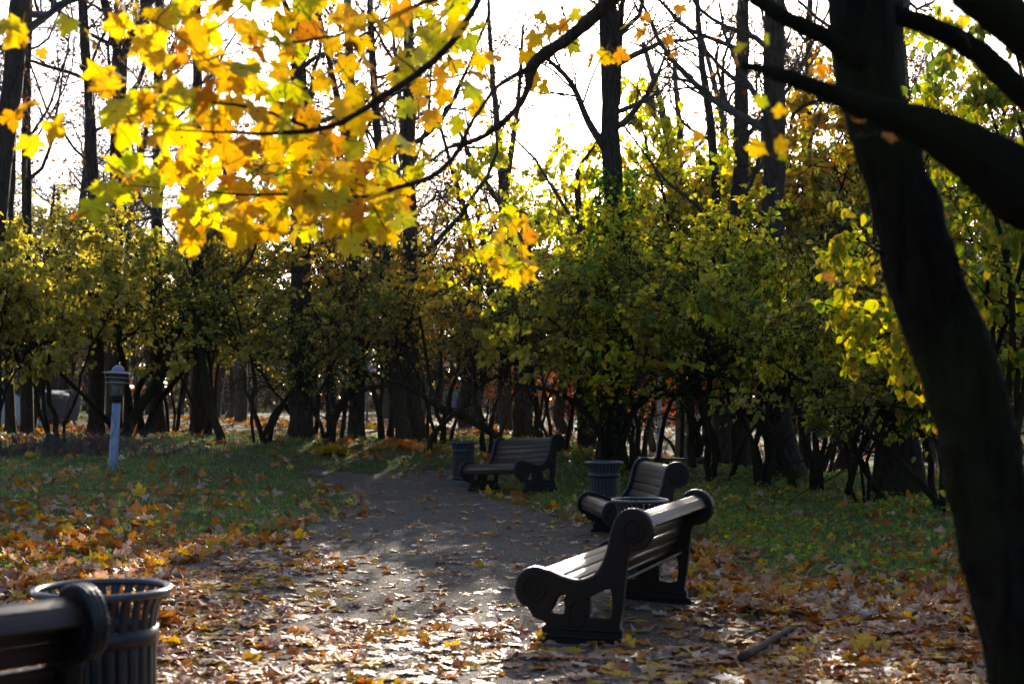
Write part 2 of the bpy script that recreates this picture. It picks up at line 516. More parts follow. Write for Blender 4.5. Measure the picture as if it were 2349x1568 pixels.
def maple_template(rg, curl, simple_=False):
    O = (MAPLE_S if simple_ else MAPLE).copy()
    O = O * (1 + rg.normal(size=O.shape) * .05)
    P = np.vstack([[0, .27], O]) - np.array([0, .3])
    if not simple_:                                   # a ring between centre and edge so that the blade can bend
        mid = (P[1:] - P[0]) * .55 + P[0]
        P = np.vstack([P, mid])
    r = np.hypot(P[:, 0], P[:, 1]); th = np.arctan2(P[:, 1], P[:, 0])
    a, b, c, d = rg.uniform(-.35, .6), rg.uniform(-.3, .5), rg.uniform(0, 6.28), rg.uniform(-.25, .45)
    z = curl * (a * r ** 2 * 1.2 + b * P[:, 0] ** 2 + d * P[:, 1] * np.abs(P[:, 1]) + .35 * r ** 2 * np.sin(2 * th + c) + .22 * r ** 2 * np.sin(5 * th + c * 2)
                + .10 * r * rg.normal(size=len(r)))
    n = len(O); V = np.column_stack([P, z])
    i = np.arange(n); j = (i + 1) % n
    if simple_:
        return V, [np.stack([np.zeros(n, int), 1 + i, 1 + j], 1)], np.zeros(len(V))
    F3 = np.stack([np.zeros(n, int), 1 + n + i, 1 + n + j], 1)
    F4 = np.stack([1 + n + i, 1 + i, 1 + j, 1 + n + j], 1)
    vein = np.concatenate([[1], MVEIN, np.where(MVEIN >= 1, 1, MVEIN * .9)])
    return V, [F3, F4], vein


def rotm(yaw, pitch, roll):
    cy, sy, cp, sp, cr, sr = np.cos(yaw), np.sin(yaw), np.cos(pitch), np.sin(pitch), np.cos(roll), np.sin(roll)
    Z = np.zeros_like(cy); O = np.ones_like(cy)
    Rz = np.stack([cy, -sy, Z, sy, cy, Z, Z, Z, O], -1).reshape(-1, 3, 3)
    Rx = np.stack([O, Z, Z, Z, cp, -sp, Z, sp, cp], -1).reshape(-1, 3, 3)
    Ry = np.stack([cr, Z, sr, Z, O, Z, -sr, Z, cr], -1).reshape(-1, 3, 3)
    return Rz @ Rx @ Ry


def stamp(mb, tpl, pos, rot, scale, col):
    V, Fs, vein = tpl
    m = len(pos); n = len(V)
    W = np.einsum('mij,nj->mni', rot, V) * np.asarray(scale)[:, None, None] + pos[:, None, :]
    fs = [(f[None] + (np.arange(m) * n)[:, None, None]).reshape(-1, f.shape[1]) for f in Fs]
    mb.add(W.reshape(-1, 3), fs, np.repeat(col, n, 0), np.tile(vein, m))


# heart-shaped shrub leaf, folded on the midrib
HEART = np.array([[0, 0, 0], [-.36, .10, .10], [-.40, .42, .12], [0, 1.05, -.06], [.40, .42, .12], [.36, .10, .10]], float)
HEARTF = [np.array([[0, 3, 2, 1], [0, 5, 4, 3]])]
HEARTT = (HEART, HEARTF, np.zeros(6))
_t = np.linspace(-np.pi / 2, np.pi * 1.5, 13)[:-1]
ROUND = np.vstack([[0, .48, -.04], np.column_stack([.46 * np.cos(_t), .48 + .5 * np.sin(_t) + .24 * np.maximum(0, np.sin(_t)) ** 8, .20 * np.abs(np.cos(_t)) ** 1.5])])
ROUNDT = (ROUND, [np.array([[0, 1 + i, 1 + (i + 1) % 12] for i in range(12)])], np.zeros(13))


def frame_rot(ydir, rg, facing=None, spread=1.0):
    y = norm(ydir)
    up = np.zeros_like(y); up[:, 2] = .75
    up = up + rg.normal(size=y.shape) * spread
    if facing is not None: up = up + facing
    x = norm(np.cross(y, up)); z = np.cross(x, y)
    return np.stack([x, y, z], -1)


# ------------------------------------------------------------------ park furniture
def prof_seat():
    a = [(.132 + .13 * math.cos(R(t)), .357 + .13 * math.sin(R(t))) for t in range(235, 79, -12)]
    b = [(.22, .468), (.30, .437), (.38, .415), (.45, .415), (.53, .445), (.58, .50), (.615, .57), (.64, .65), (.657, .73)]
    c = [(.795 + .12 * math.cos(R(t)), .77 + .12 * math.sin(R(t))) for t in range(165, -111, -12)]
    return a, b, c


def side_frame_mesh():
    a, b, c = prof_seat()
    outer = a + b + c + [(.752, .60), (.738, .45), (.718, .27), (.70, .13), (.72, .10), (.715, .06), (.745, .05), (.75, 0), (.15, 0), (.155, .05), (.185, .06), (.18, .10), (.215, .13),
                         (.19, .155), (.15, .165), (.115, .18), (.10, .21), (.088, .232)]
    h1 = [(.235, .19), (.30, .185), (.335, .20), (.342, .25), (.332, .30), (.357, .338), (.30, .332), (.268, .298), (.25, .25), (.225, .22)]
    h2 = [(.50, .18), (.60, .172), (.655, .185), (.664, .25), (.662, .34), (.648, .392), (.60, .378), (.54, .345), (.487, .318), (.503, .265), (.50, .215)]
    cu = bpy.data.curves.new('side_frame', 'CURVE'); cu.dimensions = '2D'; cu.fill_mode = 'BOTH'
    cu.extrude = .026; cu.bevel_depth = .007; cu.bevel_resolution = 1
    for pts in (outer, h1, h2):
        s = cu.splines.new('POLY'); s.points.add(len(pts) - 1); s.use_cyclic_u = True
        for p, (u, v) in zip(s.points, pts): p.co = (u, v, 0, 1)
    ob = bpy.data.objects.new('side_frame', cu); col_main.objects.link(ob)
    dg = bpy.context.evaluated_depsgraph_get()
    me0 = bpy.data.meshes.new_from_object(ob.evaluated_get(dg))
    n = len(me0.vertices); co = np.empty(n * 3, np.float32); me0.vertices.foreach_get('co', co); co = co.reshape(-1, 3)
    mb = MB()
    W = np.column_stack([co[:, 2], co[:, 0] - .45, co[:, 1]])
    fs = {}
    for p in me0.polygons: fs.setdefault(len(p.vertices), []).append(list(p.vertices))
    mb.add(W, [np.array(f) for f in fs.values()])
    bpy.data.objects.remove(ob); bpy.data.curves.remove(cu); bpy.data.meshes.remove(me0)
    # relief: spirals, medallion, base mouldings
    for sx in (-1, 1):
        for (cu_, cv, r0, a0, sg) in ((.132, .357, .098, 60, 1), (.795, .77, .09, 200, 1)):
            t = np.linspace(0, 1, 46); th = R(a0) + sg * t * 2.1 * 2 * np.pi; rr = r0 * (1 - .82 * t)
            P = np.stack([np.full(46, sx * .033), cu_ - .45 + rr * np.cos(th), cv + rr * np.sin(th)], 1)
            tubes(mb, P, .011 * (1 - .4 * t), 6)
        t = np.linspace(0, 2 * np.pi, 26)
        P = np.stack([np.full(26, sx * .033), .418 - .45 + .055 * np.cos(t), .205 + .085 * np.sin(t)], 1)
        tubes(mb, P, np.full(26, .008), 5)
        for v in (.055, .105):
            P = np.stack([np.full(2, sx * .034), np.array([.18, .715]) - .45, np.full(2, v)], 1)
            tubes(mb, P, np.full(2, .009), 6, cap=True)
    return mb


FRAME_ME = side_frame_mesh().mesh('side_frame', M['iron'], smooth=False)


def rope_mesh():
    a, b, c = prof_seat()
    P = smooth_path(np.array(a + b + c), 190)
    mb = MB()
    T = norm(np.gradient(P, axis=0)); N = np.stack([-T[:, 1], T[:, 0]], 1)
    Q = P + N * .004
    rr = .0125 + .006 * (np.arange(190) % 2)
    for sx in (-.019, .019):
        tubes(mb, np.column_stack([np.full(190, sx), Q[:, 0] - .45, Q[:, 1]]), rr, 6, cap=True)
    rr2 = np.full(190, .017)
    tubes(mb, np.column_stack([np.zeros(190), Q[:, 0] - .45, Q[:, 1]]), rr2, 6, cap=True)
    return mb.mesh('rope_edge', M['iron_edge'])


ROPE_ME = rope_mesh()
BL = 1.95


def slat_meshes(missing=()):
    a, b, c = prof_seat()
    P = smooth_path(np.array(a + b + c), 600)
    d = np.concatenate([[0], np.cumsum(np.linalg.norm(np.diff(P, axis=0), axis=1))])
    seat, back = MB(), MB()
    s = .085; k = 0; w = .078
    rg = np.random.default_rng(5)
    while s < d[-1] - .20:
        i = np.searchsorted(d, s); p = P[i]; T = norm(P[min(i + 4, 599)] - P[max(i - 4, 0)]); N = np.array([-T[1], T[0]])
        q = p - N * .045
        if k not in missing:
            L = BL - .062; bx = box_verts(0, 0, 0, L, w, .03)
            sag = 0.0
            W = np.column_stack([bx[:, 0] + rg.uniform(-.003, .003), bx[:, 1] * T[0] + bx[:, 2] * N[0] + q[0] - .45, bx[:, 1] * T[1] + bx[:, 2] * N[1] + q[1] + sag])
            (seat if p[0] < .56 else back).add(W, BOXF)
        s += w + .0055; k += 1
    return seat.mesh('seat', M['wood'], False, .006), back.mesh('backrest', M['wood'], False, .006)


SEAT_ME, BACK_ME = slat_meshes()
SEAT_GAP_ME, _ = slat_meshes(missing=(3,))


def strut_mesh():
    mb = MB()
    for (y, z) in ((.13 - .45, .30), (.69 - .45, .42)):
        tubes(mb, np.array([[-BL / 2, y, z], [BL / 2, y, z]]), np.full(2, .014), 8)
    return mb.mesh('tie_rod', M['iron'])


ROD_ME = strut_mesh()


def bench(cx, cy, axis_deg, label, roll=0.0, gap=False, z=None):
    """local +X = long axis, local -Y = the side one sits from"""
    root = empty('park_bench', (cx, cy, float(gz(cx, cy)) if z is None else z), rot=(0, roll, R(axis_deg)))
    tag(root, label, 'bench', 'iron framed park benches')
    for sx in (-1, 1):
        f = link('side_frame', FRAME_ME, root); f.location.x = sx * BL / 2
        e = link('rope_edge', ROPE_ME, f)
    link('seat', SEAT_GAP_ME if gap else SEAT_ME, root)
    link('backrest', BACK_ME, root)
    link('tie_rod', ROD_ME, root)
    return root


# axis direction chosen so that local -Y is the front: front = (sin a, -cos a)
def axis_for_front(fx, fy):
    return math.degrees(math.atan2(fx, -fy))


bench(.787, 10.27, axis_for_front(-.944, .33), 'nearest whole park bench, dark, seen from behind, standing among leaves', z=-.01)
bench(1.32, 16.0, axis_for_front(-.996, -.085), 'park bench with a gap in its seat slats, between two litter bins', gap=True, roll=R(-1.0), z=.0)
bench(-.02, 23.4, axis_for_front(-.88, -.47), 'far park bench turned towards the camera with its whole brown seat showing', roll=R(-3.2), z=.05)
bench(-1.518 - .75 * .345 - .66 * .975, 5.0 + .66 * .345 - .75 * .975, axis_for_front(-.75, .66), 'blurred bench back cut off by the lower left corner', z=.06)
xx, yy = at(1512, 1075, 33.5)[:2]
bench(xx, yy, axis_for_front(.05, 1), 'dark bench back low in the undergrowth behind the middle bench', z=-.69)


def litter_bin():
    root = empty('litter_bin')
    mb = MB(); t = np.linspace(0, 2 * np.pi, 49)[:-1]
    prof = [(.2375 + .0145 * math.cos(a), .745 + .0145 * math.sin(a)) for a in np.linspace(0, 2 * np.pi, 11)[:-1]]
    lathe(mb, prof, 48, close=True); mb.build('rim', M['rim_iron'], root)
    mb = MB(); z = np.array([.06, .20, .40, .56, .62, .66, .70, .73, .742]); r = np.array([.186, .188, .19, .19, .191, .195, .205, .222, .232])
    for k in range(27):
        a = k / 27 * 2 * np.pi
        P = np.column_stack([r * math.cos(a), r * math.sin(a), z]); tn = np.array([-math.sin(a), math.cos(a), 0]); rn = np.array([math.cos(a), math.sin(a), 0])
        hw, ht = .0178, .002
        V = np.concatenate([P + tn * hw + rn * ht, P - tn * hw + rn * ht, P - tn * hw - rn * ht, P + tn * hw - rn * ht])
        n = len(z); i = np.arange(n - 1)
        F = [np.stack([i + q * n, i + 1 + q * n, i + 1 + ((q + 1) % 4) * n, i + ((q + 1) % 4) * n], 1) for q in range(4)]
        mb.add(V, F)
    mb.build('slat_cage', M['bin_iron'], root, smooth=False)
    for z0, z1 in ((.555, .615), (.085, .13)):
        mb = MB(); lathe(mb, [(.186, z0), (.197, z0), (.197, z1), (.186, z1)], 40, close=True)
        mb.build('band', M['bin_iron'], root, smooth=False)
    mb = MB(); lathe(mb, [(.0, .0), (.195, .0), (.195, .055), (.175, .075), (.0, .075)], 32)
    mb.build('base', M['stone'], root, smooth=False)
    return root


BIN = litter_bin()
bins = [((1.10, 12.25), -.02, 'litter bin half hidden behind the nearest bench back', 0), ((1.17, 18.1), .03, 'litter bin at the head of the bench with the gapped seat', 0),
        ((-.86, 25.3), .06, 'litter bin standing left of the far bench', R(-2)), ((-1.64, 5.7), .03, 'blurred slatted litter bin in the lower left corner', 0)]
for i, ((x, y), z, lab, tl) in enumerate(bins):
    o = BIN if i == 0 else copy_tree(BIN)
    o.location = (x, y, z); o.rotation_euler = (0, tl, .7 * i); o.scale = (1.1 if y < 6 else 1,) * 3
    tag(o, lab, 'litter bin', 'slatted iron litter bins')
o = copy_tree(BIN); p = at(1637, 1078, 36); o.location = (p[0], p[1], float(gz(p[0], p[1]))); tag(o, 'small distant litter bin between dark trunks right of the bench back', 'litter bin', 'slatted iron litter bins')

# bollard lamp on the lawn
lx, ly = gpt(259, 1078)
lamp = empty('bollard_lamp', (lx, ly, float(gz(lx, ly)) - .02), rot=(R(0), R(3.0), 0))
S_ = ly / 22.8
tag(lamp, 'leaning blue grey lawn lamp with a domed disc cap on the left lawn', 'lamp')
mb = MB(); lathe(mb, [(.078, 0), (.073, .1), (.069, 1.14), (.0, 1.14)], 28); mb.build('pole', M['pole'], lamp)
mb = MB(); t = np.linspace(0, 1, 30); a = -1.2 + 1.5 * np.sin(t * np.pi)
tubes(mb, np.column_stack([.074 * np.sin(a) , -.074 * np.cos(a), .98 - .46 * t]), np.full(30, .004), 5); mb.build('cable', M['lampblack'], lamp)
mb = MB(); lathe(mb, [(.0, 1.125), (.082, 1.125), (.082, 1.22), (.108, 1.235), (.108, 1.262), (.0, 1.262)], 28); mb.build('collar', M['lampblack'], lamp, False)
mb = MB(); lathe(mb, [(.102, 1.262), (.102, 1.60), (.096, 1.60), (.096, 1.262)], 28, close=True); mb.build('glass', M['glass'], lamp)
mb = MB(); lathe(mb, [(0, 1.262), (.055, 1.264), (.055, 1.38), (0, 1.38)], 20); mb.build('lamp_holder', M['lampblack'], lamp, False)
for z, r in ((1.455, .185), (1.535, .20)):
    mb = MB(); lathe(mb, [(.112, z + .012), (r, z), (r, z - .006), (.112, z + .004)], 36, close=True); mb.build('louvre_ring', M['lampcap'], lamp, False)
for k in range(4):
    a = k * np.pi / 2 + .5
    mb = MB(); tubes(mb, np.array([[.113 * math.cos(a), .113 * math.sin(a), 1.25], [.113 * math.cos(a), .113 * math.sin(a), 1.61]]), np.full(2, .006), 6); mb.build('rod', M['lampblack'], lamp)
mb = MB(); lathe(mb, [(0, 1.602), (.248, 1.604), (.25, 1.612), (.12, 1.635), (.0, 1.637)], 40); mb.build('cap', M['lampcap'], lamp, False)
mb = MB(); lathe(mb, [(.108 * math.cos(a), 1.632 + .112 * math.sin(a)) for a in np.linspace(0, np.pi / 2, 9)], 28); mb.build('dome', M['lampcap'], lamp)
lamp.scale = (S_ * .98,) * 3

# slim white lamp post behind the middle bench
p = at(1513, 1046, 34.6); g0 = float(gz(p[0], p[1])); cz = CAMZ - 79 / FPX * 34.6 - g0 - .98
post = empty('lamp_post', (p[0], p[1], g0)); tag(post, 'slim white lamp post with a collar beyond the dark bench back', 'lamp post')
mb = MB(); lathe(mb, [(.075, 0), (.075, .95 + cz), (.0, .95 + cz)], 20); mb.build('lower_pole', M['white'], post)
mb = MB(); lathe(mb, [(.0, .945 + cz), (.1, .945 + cz), (.1, 1.02 + cz), (.055, 1.06 + cz), (0, 1.06 + cz)], 20); mb.build('collar', M['white'], post, False)
mb = MB(); lathe(mb, [(.05, 1.05 + cz), (.042, 4.2), (0, 4.2)], 16); mb.build('upper_pole', M['white'], post)
mb = MB(); lathe(mb, [(0, 4.19), (.16, 4.22), (.2, 4.5), (.1, 4.7), (0, 4.72)], 20); mb.build('lamp_head', M['white'], post)

# distant street lamp with a pale conical shade, seen between trunks
p = at(842, 880, 62); g0 = float(gz(p[0], p[1]))
post = empty('street_lamp', (p[0], p[1], g0)); tag(post, 'distant street lamp whose pale shade shines between two trunks', 'street lamp')
mb = MB(); lathe(mb, [(.06, 0), (.045, 2.1), (0, 2.1)], 12); mb.build('pole', M['lampblack'], post)
mb = MB(); lathe(mb, [(.0, 2.1), (.12, 2.1), (.40, 2.32), (.38, 2.36), (.08, 2.8), (0, 2.82)], 20); mb.build('lamp_shade', M['white'], post, False)

# waste containers by the left edge
def rbox(mb, prof, x0, x1):
    n = len(prof); V = np.concatenate([np.array([[x, u, v] for u, v in prof]) for x in (x0, x1)])
    i = np.arange(n); j = (i + 1) % n
    mb.add(V, [np.stack([i, j, j + n, i + n], 1), i[None, ::-1], (i + n)[None]])


p = at(79, 968, 40); g0 = float(gz(p[0], p[1]))
wc = empty('waste_container', (p[0], p[1], CAMZ - 60 / FPX * 40), rz=R(-14))
tag(wc, 'grey blue plastic waste container showing its rounded embossed end', 'waste container')
mb = MB(); pr = [(-.34, .16), (-.24, .03), (.24, .03), (.34, .16), (.46, .62), (.46, .70), (-.46, .70), (-.46, .62)]
V = []
for y_, s_ in ((0, 1.0), (1.0, 1.0)):
    V += [[u, y_, v] for u, v in pr]
n = 8; i = np.arange(n); j = (i + 1) % n
mb.add(np.array(V), [np.stack([i, i + n, j + n, j], 1), i[None], (i + n)[None, ::-1]]); mb.build('body', M['plastic'], wc, False, .03)
mb = MB(); t = np.linspace(0, np.pi, 9); V = [[.49 * math.cos(a), -.04, .71 + .17 * math.sin(a)] for a in t] + [[.49 * math.cos(a), 1.04, .71 + .17 * math.sin(a)] for a in t]
n = 9; i = np.arange(n - 1); mb.add(np.array(V), [np.stack([i, i + 1, i + 1 + n, i + n], 1), np.arange(n)[None, ::-1], np.arange(n, 2 * n)[None], np.array([[0, n, 2 * n - 1, n - 1]])]); mb.build('lid', M['plastic'], wc, False, .012)
mb = MB(); t = np.linspace(0, 1.75 * np.pi, 22)
tubes(mb, np.column_stack([.13 * np.cos(t - .6), np.full(22, -.008), .47 + .15 * np.sin(t - .6)]), np.full(22, .016), 6, cap=True)
tubes(mb, np.array([[-.03, -.008, .30], [.02, -.008, .24], [.14, -.008, .38]]), np.full(3, .016), 6, cap=True); mb.build('emblem', M['plastic_dark'], wc)
for sx in (-.3, .3):
    mb = MB(); tubes(mb, np.array([[sx - .03, .12, .06], [sx + .03, .12, .06]]), np.full(2, .07), 14, cap=True); mb.build('wheel', M['lampblack'], wc, False)
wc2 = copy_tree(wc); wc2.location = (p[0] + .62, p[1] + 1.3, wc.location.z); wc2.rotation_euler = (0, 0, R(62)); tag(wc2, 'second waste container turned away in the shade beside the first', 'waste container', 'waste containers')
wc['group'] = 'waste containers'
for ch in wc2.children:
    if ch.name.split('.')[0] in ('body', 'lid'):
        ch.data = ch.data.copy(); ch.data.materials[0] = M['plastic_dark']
# pale board behind it
p = at(14, 970, 43)
mb = MB(); mb.add(box_verts(0, 0, .55, 1.7, .08, 1.1), BOXF)
bd = mb.build('fence_panel', M['white'], None, False, .01); bd.location = (p[0] + .3, p[1], float(gz(p[0], p[1])) - .05); bd.rotation_euler.z = R(6)
tag(bd, 'pale low fence panel behind the waste container', 'fence')

# mint coloured board bench glinting behind the middle litter bin
p = at(1385, 1041, 31); g0 = float(gz(p[0], p[1]))
bb = empty('plank_bench', (p[0], p[1], g0), rz=R(4)); tag(bb, 'pale mint plank seat catching light behind the middle litter bin', 'plank seat')
hz = CAMZ - 135 / FPX * 31 - g0
mb = MB(); mb.add(box_verts(0, 0, hz, .34, .30, .035), BOXF); mb.build('seat', M['mint'], bb, False, .008)
for sx in (-.12, .12):
    mb = MB(); mb.add(box_verts(sx, 0, hz / 2 - .01, .05, .22, hz - .02), BOXF); mb.build('leg', M['lampblack'], bb, False)

# teal kiosk far behind the wood
p = at(1000, 935, 95)
ks = empty('kiosk', (p[0], p[1], float(gz(p[0], p[1]))), rz=R(3)); tag(ks, 'teal walled kiosk far behind the trunks', 'kiosk')
mb = MB(); mb.add(box_verts(0, 0, .75, 4.6, 3, 1.7), BOXF); mb.build('wall', M['teal'], ks, False)
mb = MB(); mb.add(box_verts(0, 0, 1.66, 5.0, 3.4, .12), BOXF); mb.build('roof', M['lampblack'], ks, False)
mb = MB(); mb.add(box_verts(1.1, -1.53, .62, .8, .05, 1.3), BOXF); mb.build('door', M['plastic'], ks, False)

# weathered stick on the leaves
x0, y0 = gpt(1700, 1536); x1, y1 = gpt(1822, 1462)
t = np.linspace(0, 1, 9)
mb = MB(); P = np.column_stack([x0 + (x1 - x0) * t, y0 + (y1 - y0) * t, np.zeros(9)])
P[:, 2] = .075 + (float(gz(x0, y0)) * (1 - t) + float(gz(x1, y1)) * t); P[:, 0] += .005 * np.sin(t * 5)
tubes(mb, P, .027 * (1 + .12 * np.sin(t * 23) - .25 * t), 6, cap=True)
st = mb.build('fallen_stick', M['stick'], None, False); tag(st, 'weathered grey stick lying across the leaves at lower right', 'stick')

# ------------------------------------------------------------------ tall trees
def px_path(pts, Y, lean=0.0):
    """trunk drawn as (column, row, width in px) at distance Y -> 3-D points with radius"""
    out = []
    for q in pts:
        p = at(q[0], q[1], Y + (q[3] if len(q) > 3 else 0)); out.append([*p, q[2] / FPX * Y / 2])
    return np.array(out)


def tall_tree(pts, Y, label, seed, top=15.0, dens=(12, 6, 5), mat='bark', arms=(), t0=.42, twigs=True, group=None, fine=3, lean_out=None, cat='tree', up=.1):
    rg = np.random.default_rng(seed)
    Q = px_path(pts, Y)
    Q[:, 1] += np.linspace(0, rg.uniform(-.4, .4), len(Q))
    g = float(gz(Q[0, 0], Q[0, 1]))
    foot = Q[0].copy(); foot[2] = min(g, foot[2]) - .08; foot[3] *= 1.28
    if Q[0, 2] - g > .25:
        Q = np.vstack([[*(Q[0, :2] + (Q[0, :2] - Q[-1, :2]) * .02), g - .05, Q[0, 3] * 1.3], Q])
    else:
        Q[0, 2] = max(Q[0, 2], g + .12); Q = np.vstack([foot, Q])
    last = Q[-1]
    if last[2] < top:
        d = norm(Q[-1, :3] - Q[-2, :3]); d = norm(d * .5 + np.array([0, 0, .5]))
        h = top - last[2]; r_end = max(.02, last[3] * .25)
        for f in (.33, .66, 1.0):
            Q = np.vstack([Q, [*(last[:3] + d * h * f + np.append(rg.normal(size=2) * .25 * f, 0)), last[3] * (1 - f) + r_end * f]])
    S = smooth_path(Q, 26)
    S[1:-1, :2] += rg.normal(size=(24, 2)) * .012
    base = S[0, :3].copy(); base[2] += .06
    root = empty('tall_tree', tuple(base)); tag(root, label, cat, group)
    mb = MB()
    P0 = S[None, :, :3] - base; R0 = S[None, :, 3]
    tubes(mb, P0, R0 * (1 + .04 * rg.normal(size=R0.shape)), 12)
    lv = [(P0, R0)]
    for arm in arms:
        A = smooth_path(px_path(arm, Y), 14)
        tubes(mb, A[None, :, :3] - base, A[None, :, 3], 8)
        lv.append((resample(A[:, :3] - base, 26)[None], np.interp(np.linspace(0, 1, 26), np.linspace(0, 1, 14), A[:, 3])[None]))
    Pm = np.concatenate([a for a, b in lv]); Rm = np.concatenate([b for a, b in lv])
    mb.build('trunk', M[mat], root)
    br = MB()
    L0 = np.full(len(Pm), 7.5)
    if dens[0]:
        P1, R1 = grow(Pm, Rm, dens[0], t0, .99, (35, 75), (.35, .75), 9, rg, up, .16, .42, .25, L0); tubes(br, P1, R1, 5)
        P2, R2 = grow(P1, R1, dens[1], .2, .98, (30, 65), (.3, .6), 6, rg, .05, .22, .55, .3); tubes(br, P2, R2, 4)
        P3, R3 = grow(P2, R2, dens[2], .15, .98, (25, 70), (.35, .7), 4, rg, .03, .25, .6, .4); tubes(br, P3, np.maximum(R3, .005), 3)
        if twigs:
            P4, R4 = grow(P3, R3, fine, .2, .98, (25, 70), (.4, .8), 3, rg, .0, .2, .7, .5); tubes(br, P4, np.maximum(R4, .0045), 3)
    br.build('branches', M['twig'], root)
    if lean_out is not None:                      # a few withered leaves still hanging on
        c, k, sz = lean_out
        src = P3.reshape(-1, 3); pos = src[rg.integers(0, len(src), k)] + rg.normal(size=(k, 3)) * .06
        colr = np.array(c) * rg.uniform(.6, 1.3, (k, 1))
        lm = MB(); yd = rg.normal(size=(k, 3)); yd[:, 2] -= .9
        stamp(lm, HEARTT, pos, frame_rot(yd, rg), rg.uniform(.6, 1.2, k) * sz, colr)
        lm.build('crown', M['shrub_leaf'], root)
    return root


BR = (.16, .06, .02)
tall_tree([(-28, 1000, 56), (-10, 470, 46), (15, 250, 46), (38, 0, 46)], 27, 'thick leaning trunk cut by the left edge of the photo', 21, 13, (7, 5, 4), t0=.6)
tall_tree([(266, 1000, 36), (268, 380, 30), (277, 130, 34), (262, 70, 24), (238, 0, 18)], 36, 'forked bare tree with a dense twiggy crown at upper left', 22, 15, (16, 8, 7), arms=([(277, 140, 26), (300, 80, 22), (345, 0, 18), (370, -90, 10)],), t0=.30, fine=4, lean_out=(BR, 700, .10))
tall_tree([(690, 1012, 58), (690, 800, 50), (688, 350, 42), (680, 100, 36), (690, 0, 34)], 31, 'thick dark trunk standing behind the yellow maple leaves, base in orange litter', 23, 15, (12, 7, 6), lean_out=(BR, 400, .10))
tall_tree([(962, 1033, 42), (945, 870, 38), (940, 500, 32), (938, 100, 24), (935, 0, 20)], 31.5, 'right one of two close trunks left of the far bin', 24, 14, (10, 7, 6), t0=.3)
tall_tree([(930, 1026, 38), (905, 880, 34), (890, 700, 30), (872, 400, 22), (850, 0, 14)], 31, 'left leaning one of two close trunks left of the far bin', 25, 13, (10, 7, 6), t0=.3)
T6 = tall_tree([(1402, 1052, 62), (1405, 900, 52), (1408, 600, 48), (1402, 300, 44), (1398, 100, 42), (1392, 0, 40)], 28, 'straight ivy clad trunk in front of the sun', 26, 15, (13, 7, 6), t0=.42,
               arms=([(1395, 350, 22), (1350, 280, 17), (1310, 190, 13), (1250, 130, 8)], [(1415, 240, 18), (1420, 120, 15), (1428, 0, 12)]))
tall_tree([(1160, 1008, 32), (1158, 600, 27), (1156, 478, 26), (1145, 330, 18), (1128, 150, 12), (1120, 0, 8)], 45, 'bare tree forking into a wide V against the bright sky', 27, 16, (8, 4, 4), t0=.4,
          arms=([(1156, 480, 20), (1168, 380, 16), (1188, 240, 12), (1200, 60, 7)], [(1150, 470, 16), (1090, 380, 12), (1040, 270, 8)]), twigs=False)
tall_tree([(1803, 1098, 84), (1778, 900, 62), (1775, 600, 52), (1780, 300, 50), (1783, 0, 46)], 27, 'massive trunk with flared base behind the right shrubs', 28, 15, (12, 7, 6), t0=.4)
tall_tree([(1702, 1080, 48), (1690, 700, 40), (1695, 300, 32), (1697, 0, 27)], 30, 'straight dark trunk left of the massive flared trunk', 29, 15, (14, 7, 6), t0=.35, lean_out=(BR, 300, .10))
tall_tree([(2062, 1140, 116), (2052, 950, 92), (2040, 600, 80), (2030, 0, 70)], 23, 'broad trunk with spreading roots just left of the blurred leaning trunk', 30, 13, (8, 5, 4), 'bark_moss', t0=.5)
tall_tree([(455, 1002, 42), (455, 880, 34), (450, 600, 28), (445, 0, 18)], 33, 'stout trunk standing on the pale path behind the curved sapling', 31, 14, (10, 7, 6), t0=.4, lean_out=(BR, 400, .10))
tall_tree([(362, 1000, 38), (360, 850, 33), (365, 500, 26), (372, 0, 18)], 34, 'trunk between the lawn lamp and the curved sapling', 32, 14, (12, 7, 6), t0=.35, lean_out=(BR, 400, .10))
tall_tree([(220, 994, 40), (222, 800, 34), (214, 400, 26), (190, 0, 20)], 32, 'dark trunk just left of the lawn lamp', 33, 14, (12, 7, 6), t0=.38, lean_out=(BR, 500, .10))
tall_tree([(62, 1004, 30), (66, 800, 26), (70, 300, 20), (80, 0, 14)], 33, 'narrow trunk in front of the waste container', 34, 13, (10, 7, 6), t0=.4, lean_out=(BR, 400, .10))
tall_tree([(24, 985, 26), (22, 800, 22), (30, 300, 18), (46, 0, 12)], 34, 'narrow trunk at the left edge beside the pale panel', 35, 13, (8, 6, 5), t0=.4)
tall_tree([(818, 1026, 40), (820, 800, 34), (812, 400, 26), (800, 0, 18)], 32, 'dark trunk beside the crooked shrub stems left of centre', 36, 14, (12, 7, 6), t0=.36, lean_out=(BR, 300, .10))
tall_tree([(1198, 1010, 48), (1200, 800, 40), (1205, 650, 28), (1215, 560, 10)], 34, 'broken dark trunk rising behind the far bench', 37, 5, (4, 3, 2), t0=.6, twigs=False)
tall_tree([(1345, 1046, 44), (1342, 850, 36), (1335, 600, 26), (1325, 420, 12)], 31, 'dark trunk left of the ivy clad trunk', 38, 7, (5, 4, 3), t0=.5, twigs=False)
tall_tree([(1660, 1062, 46), (1655, 800, 36), (1640, 400, 22), (1605, 100, 14)], 33, 'slender trunk curving up into the right shrubs', 39, 13, (9, 6, 5), t0=.4)
tall_tree([(1560, 1030, 24), (1562, 700, 20), (1560, 330, 15), (1548, 150, 10)], 48, 'thin pale stem standing against the sun glare', 40, 13, (14, 8, 6), 'bark_pale', t0=.35)
tall_tree([(1585, 1025, 26), (1570, 600, 22), (1530, 300, 16), (1478, 90, 10)], 46, 'thin pale stem leaning left against the sun glare', 41, 13, (14, 8, 6), 'bark_pale', t0=.35)
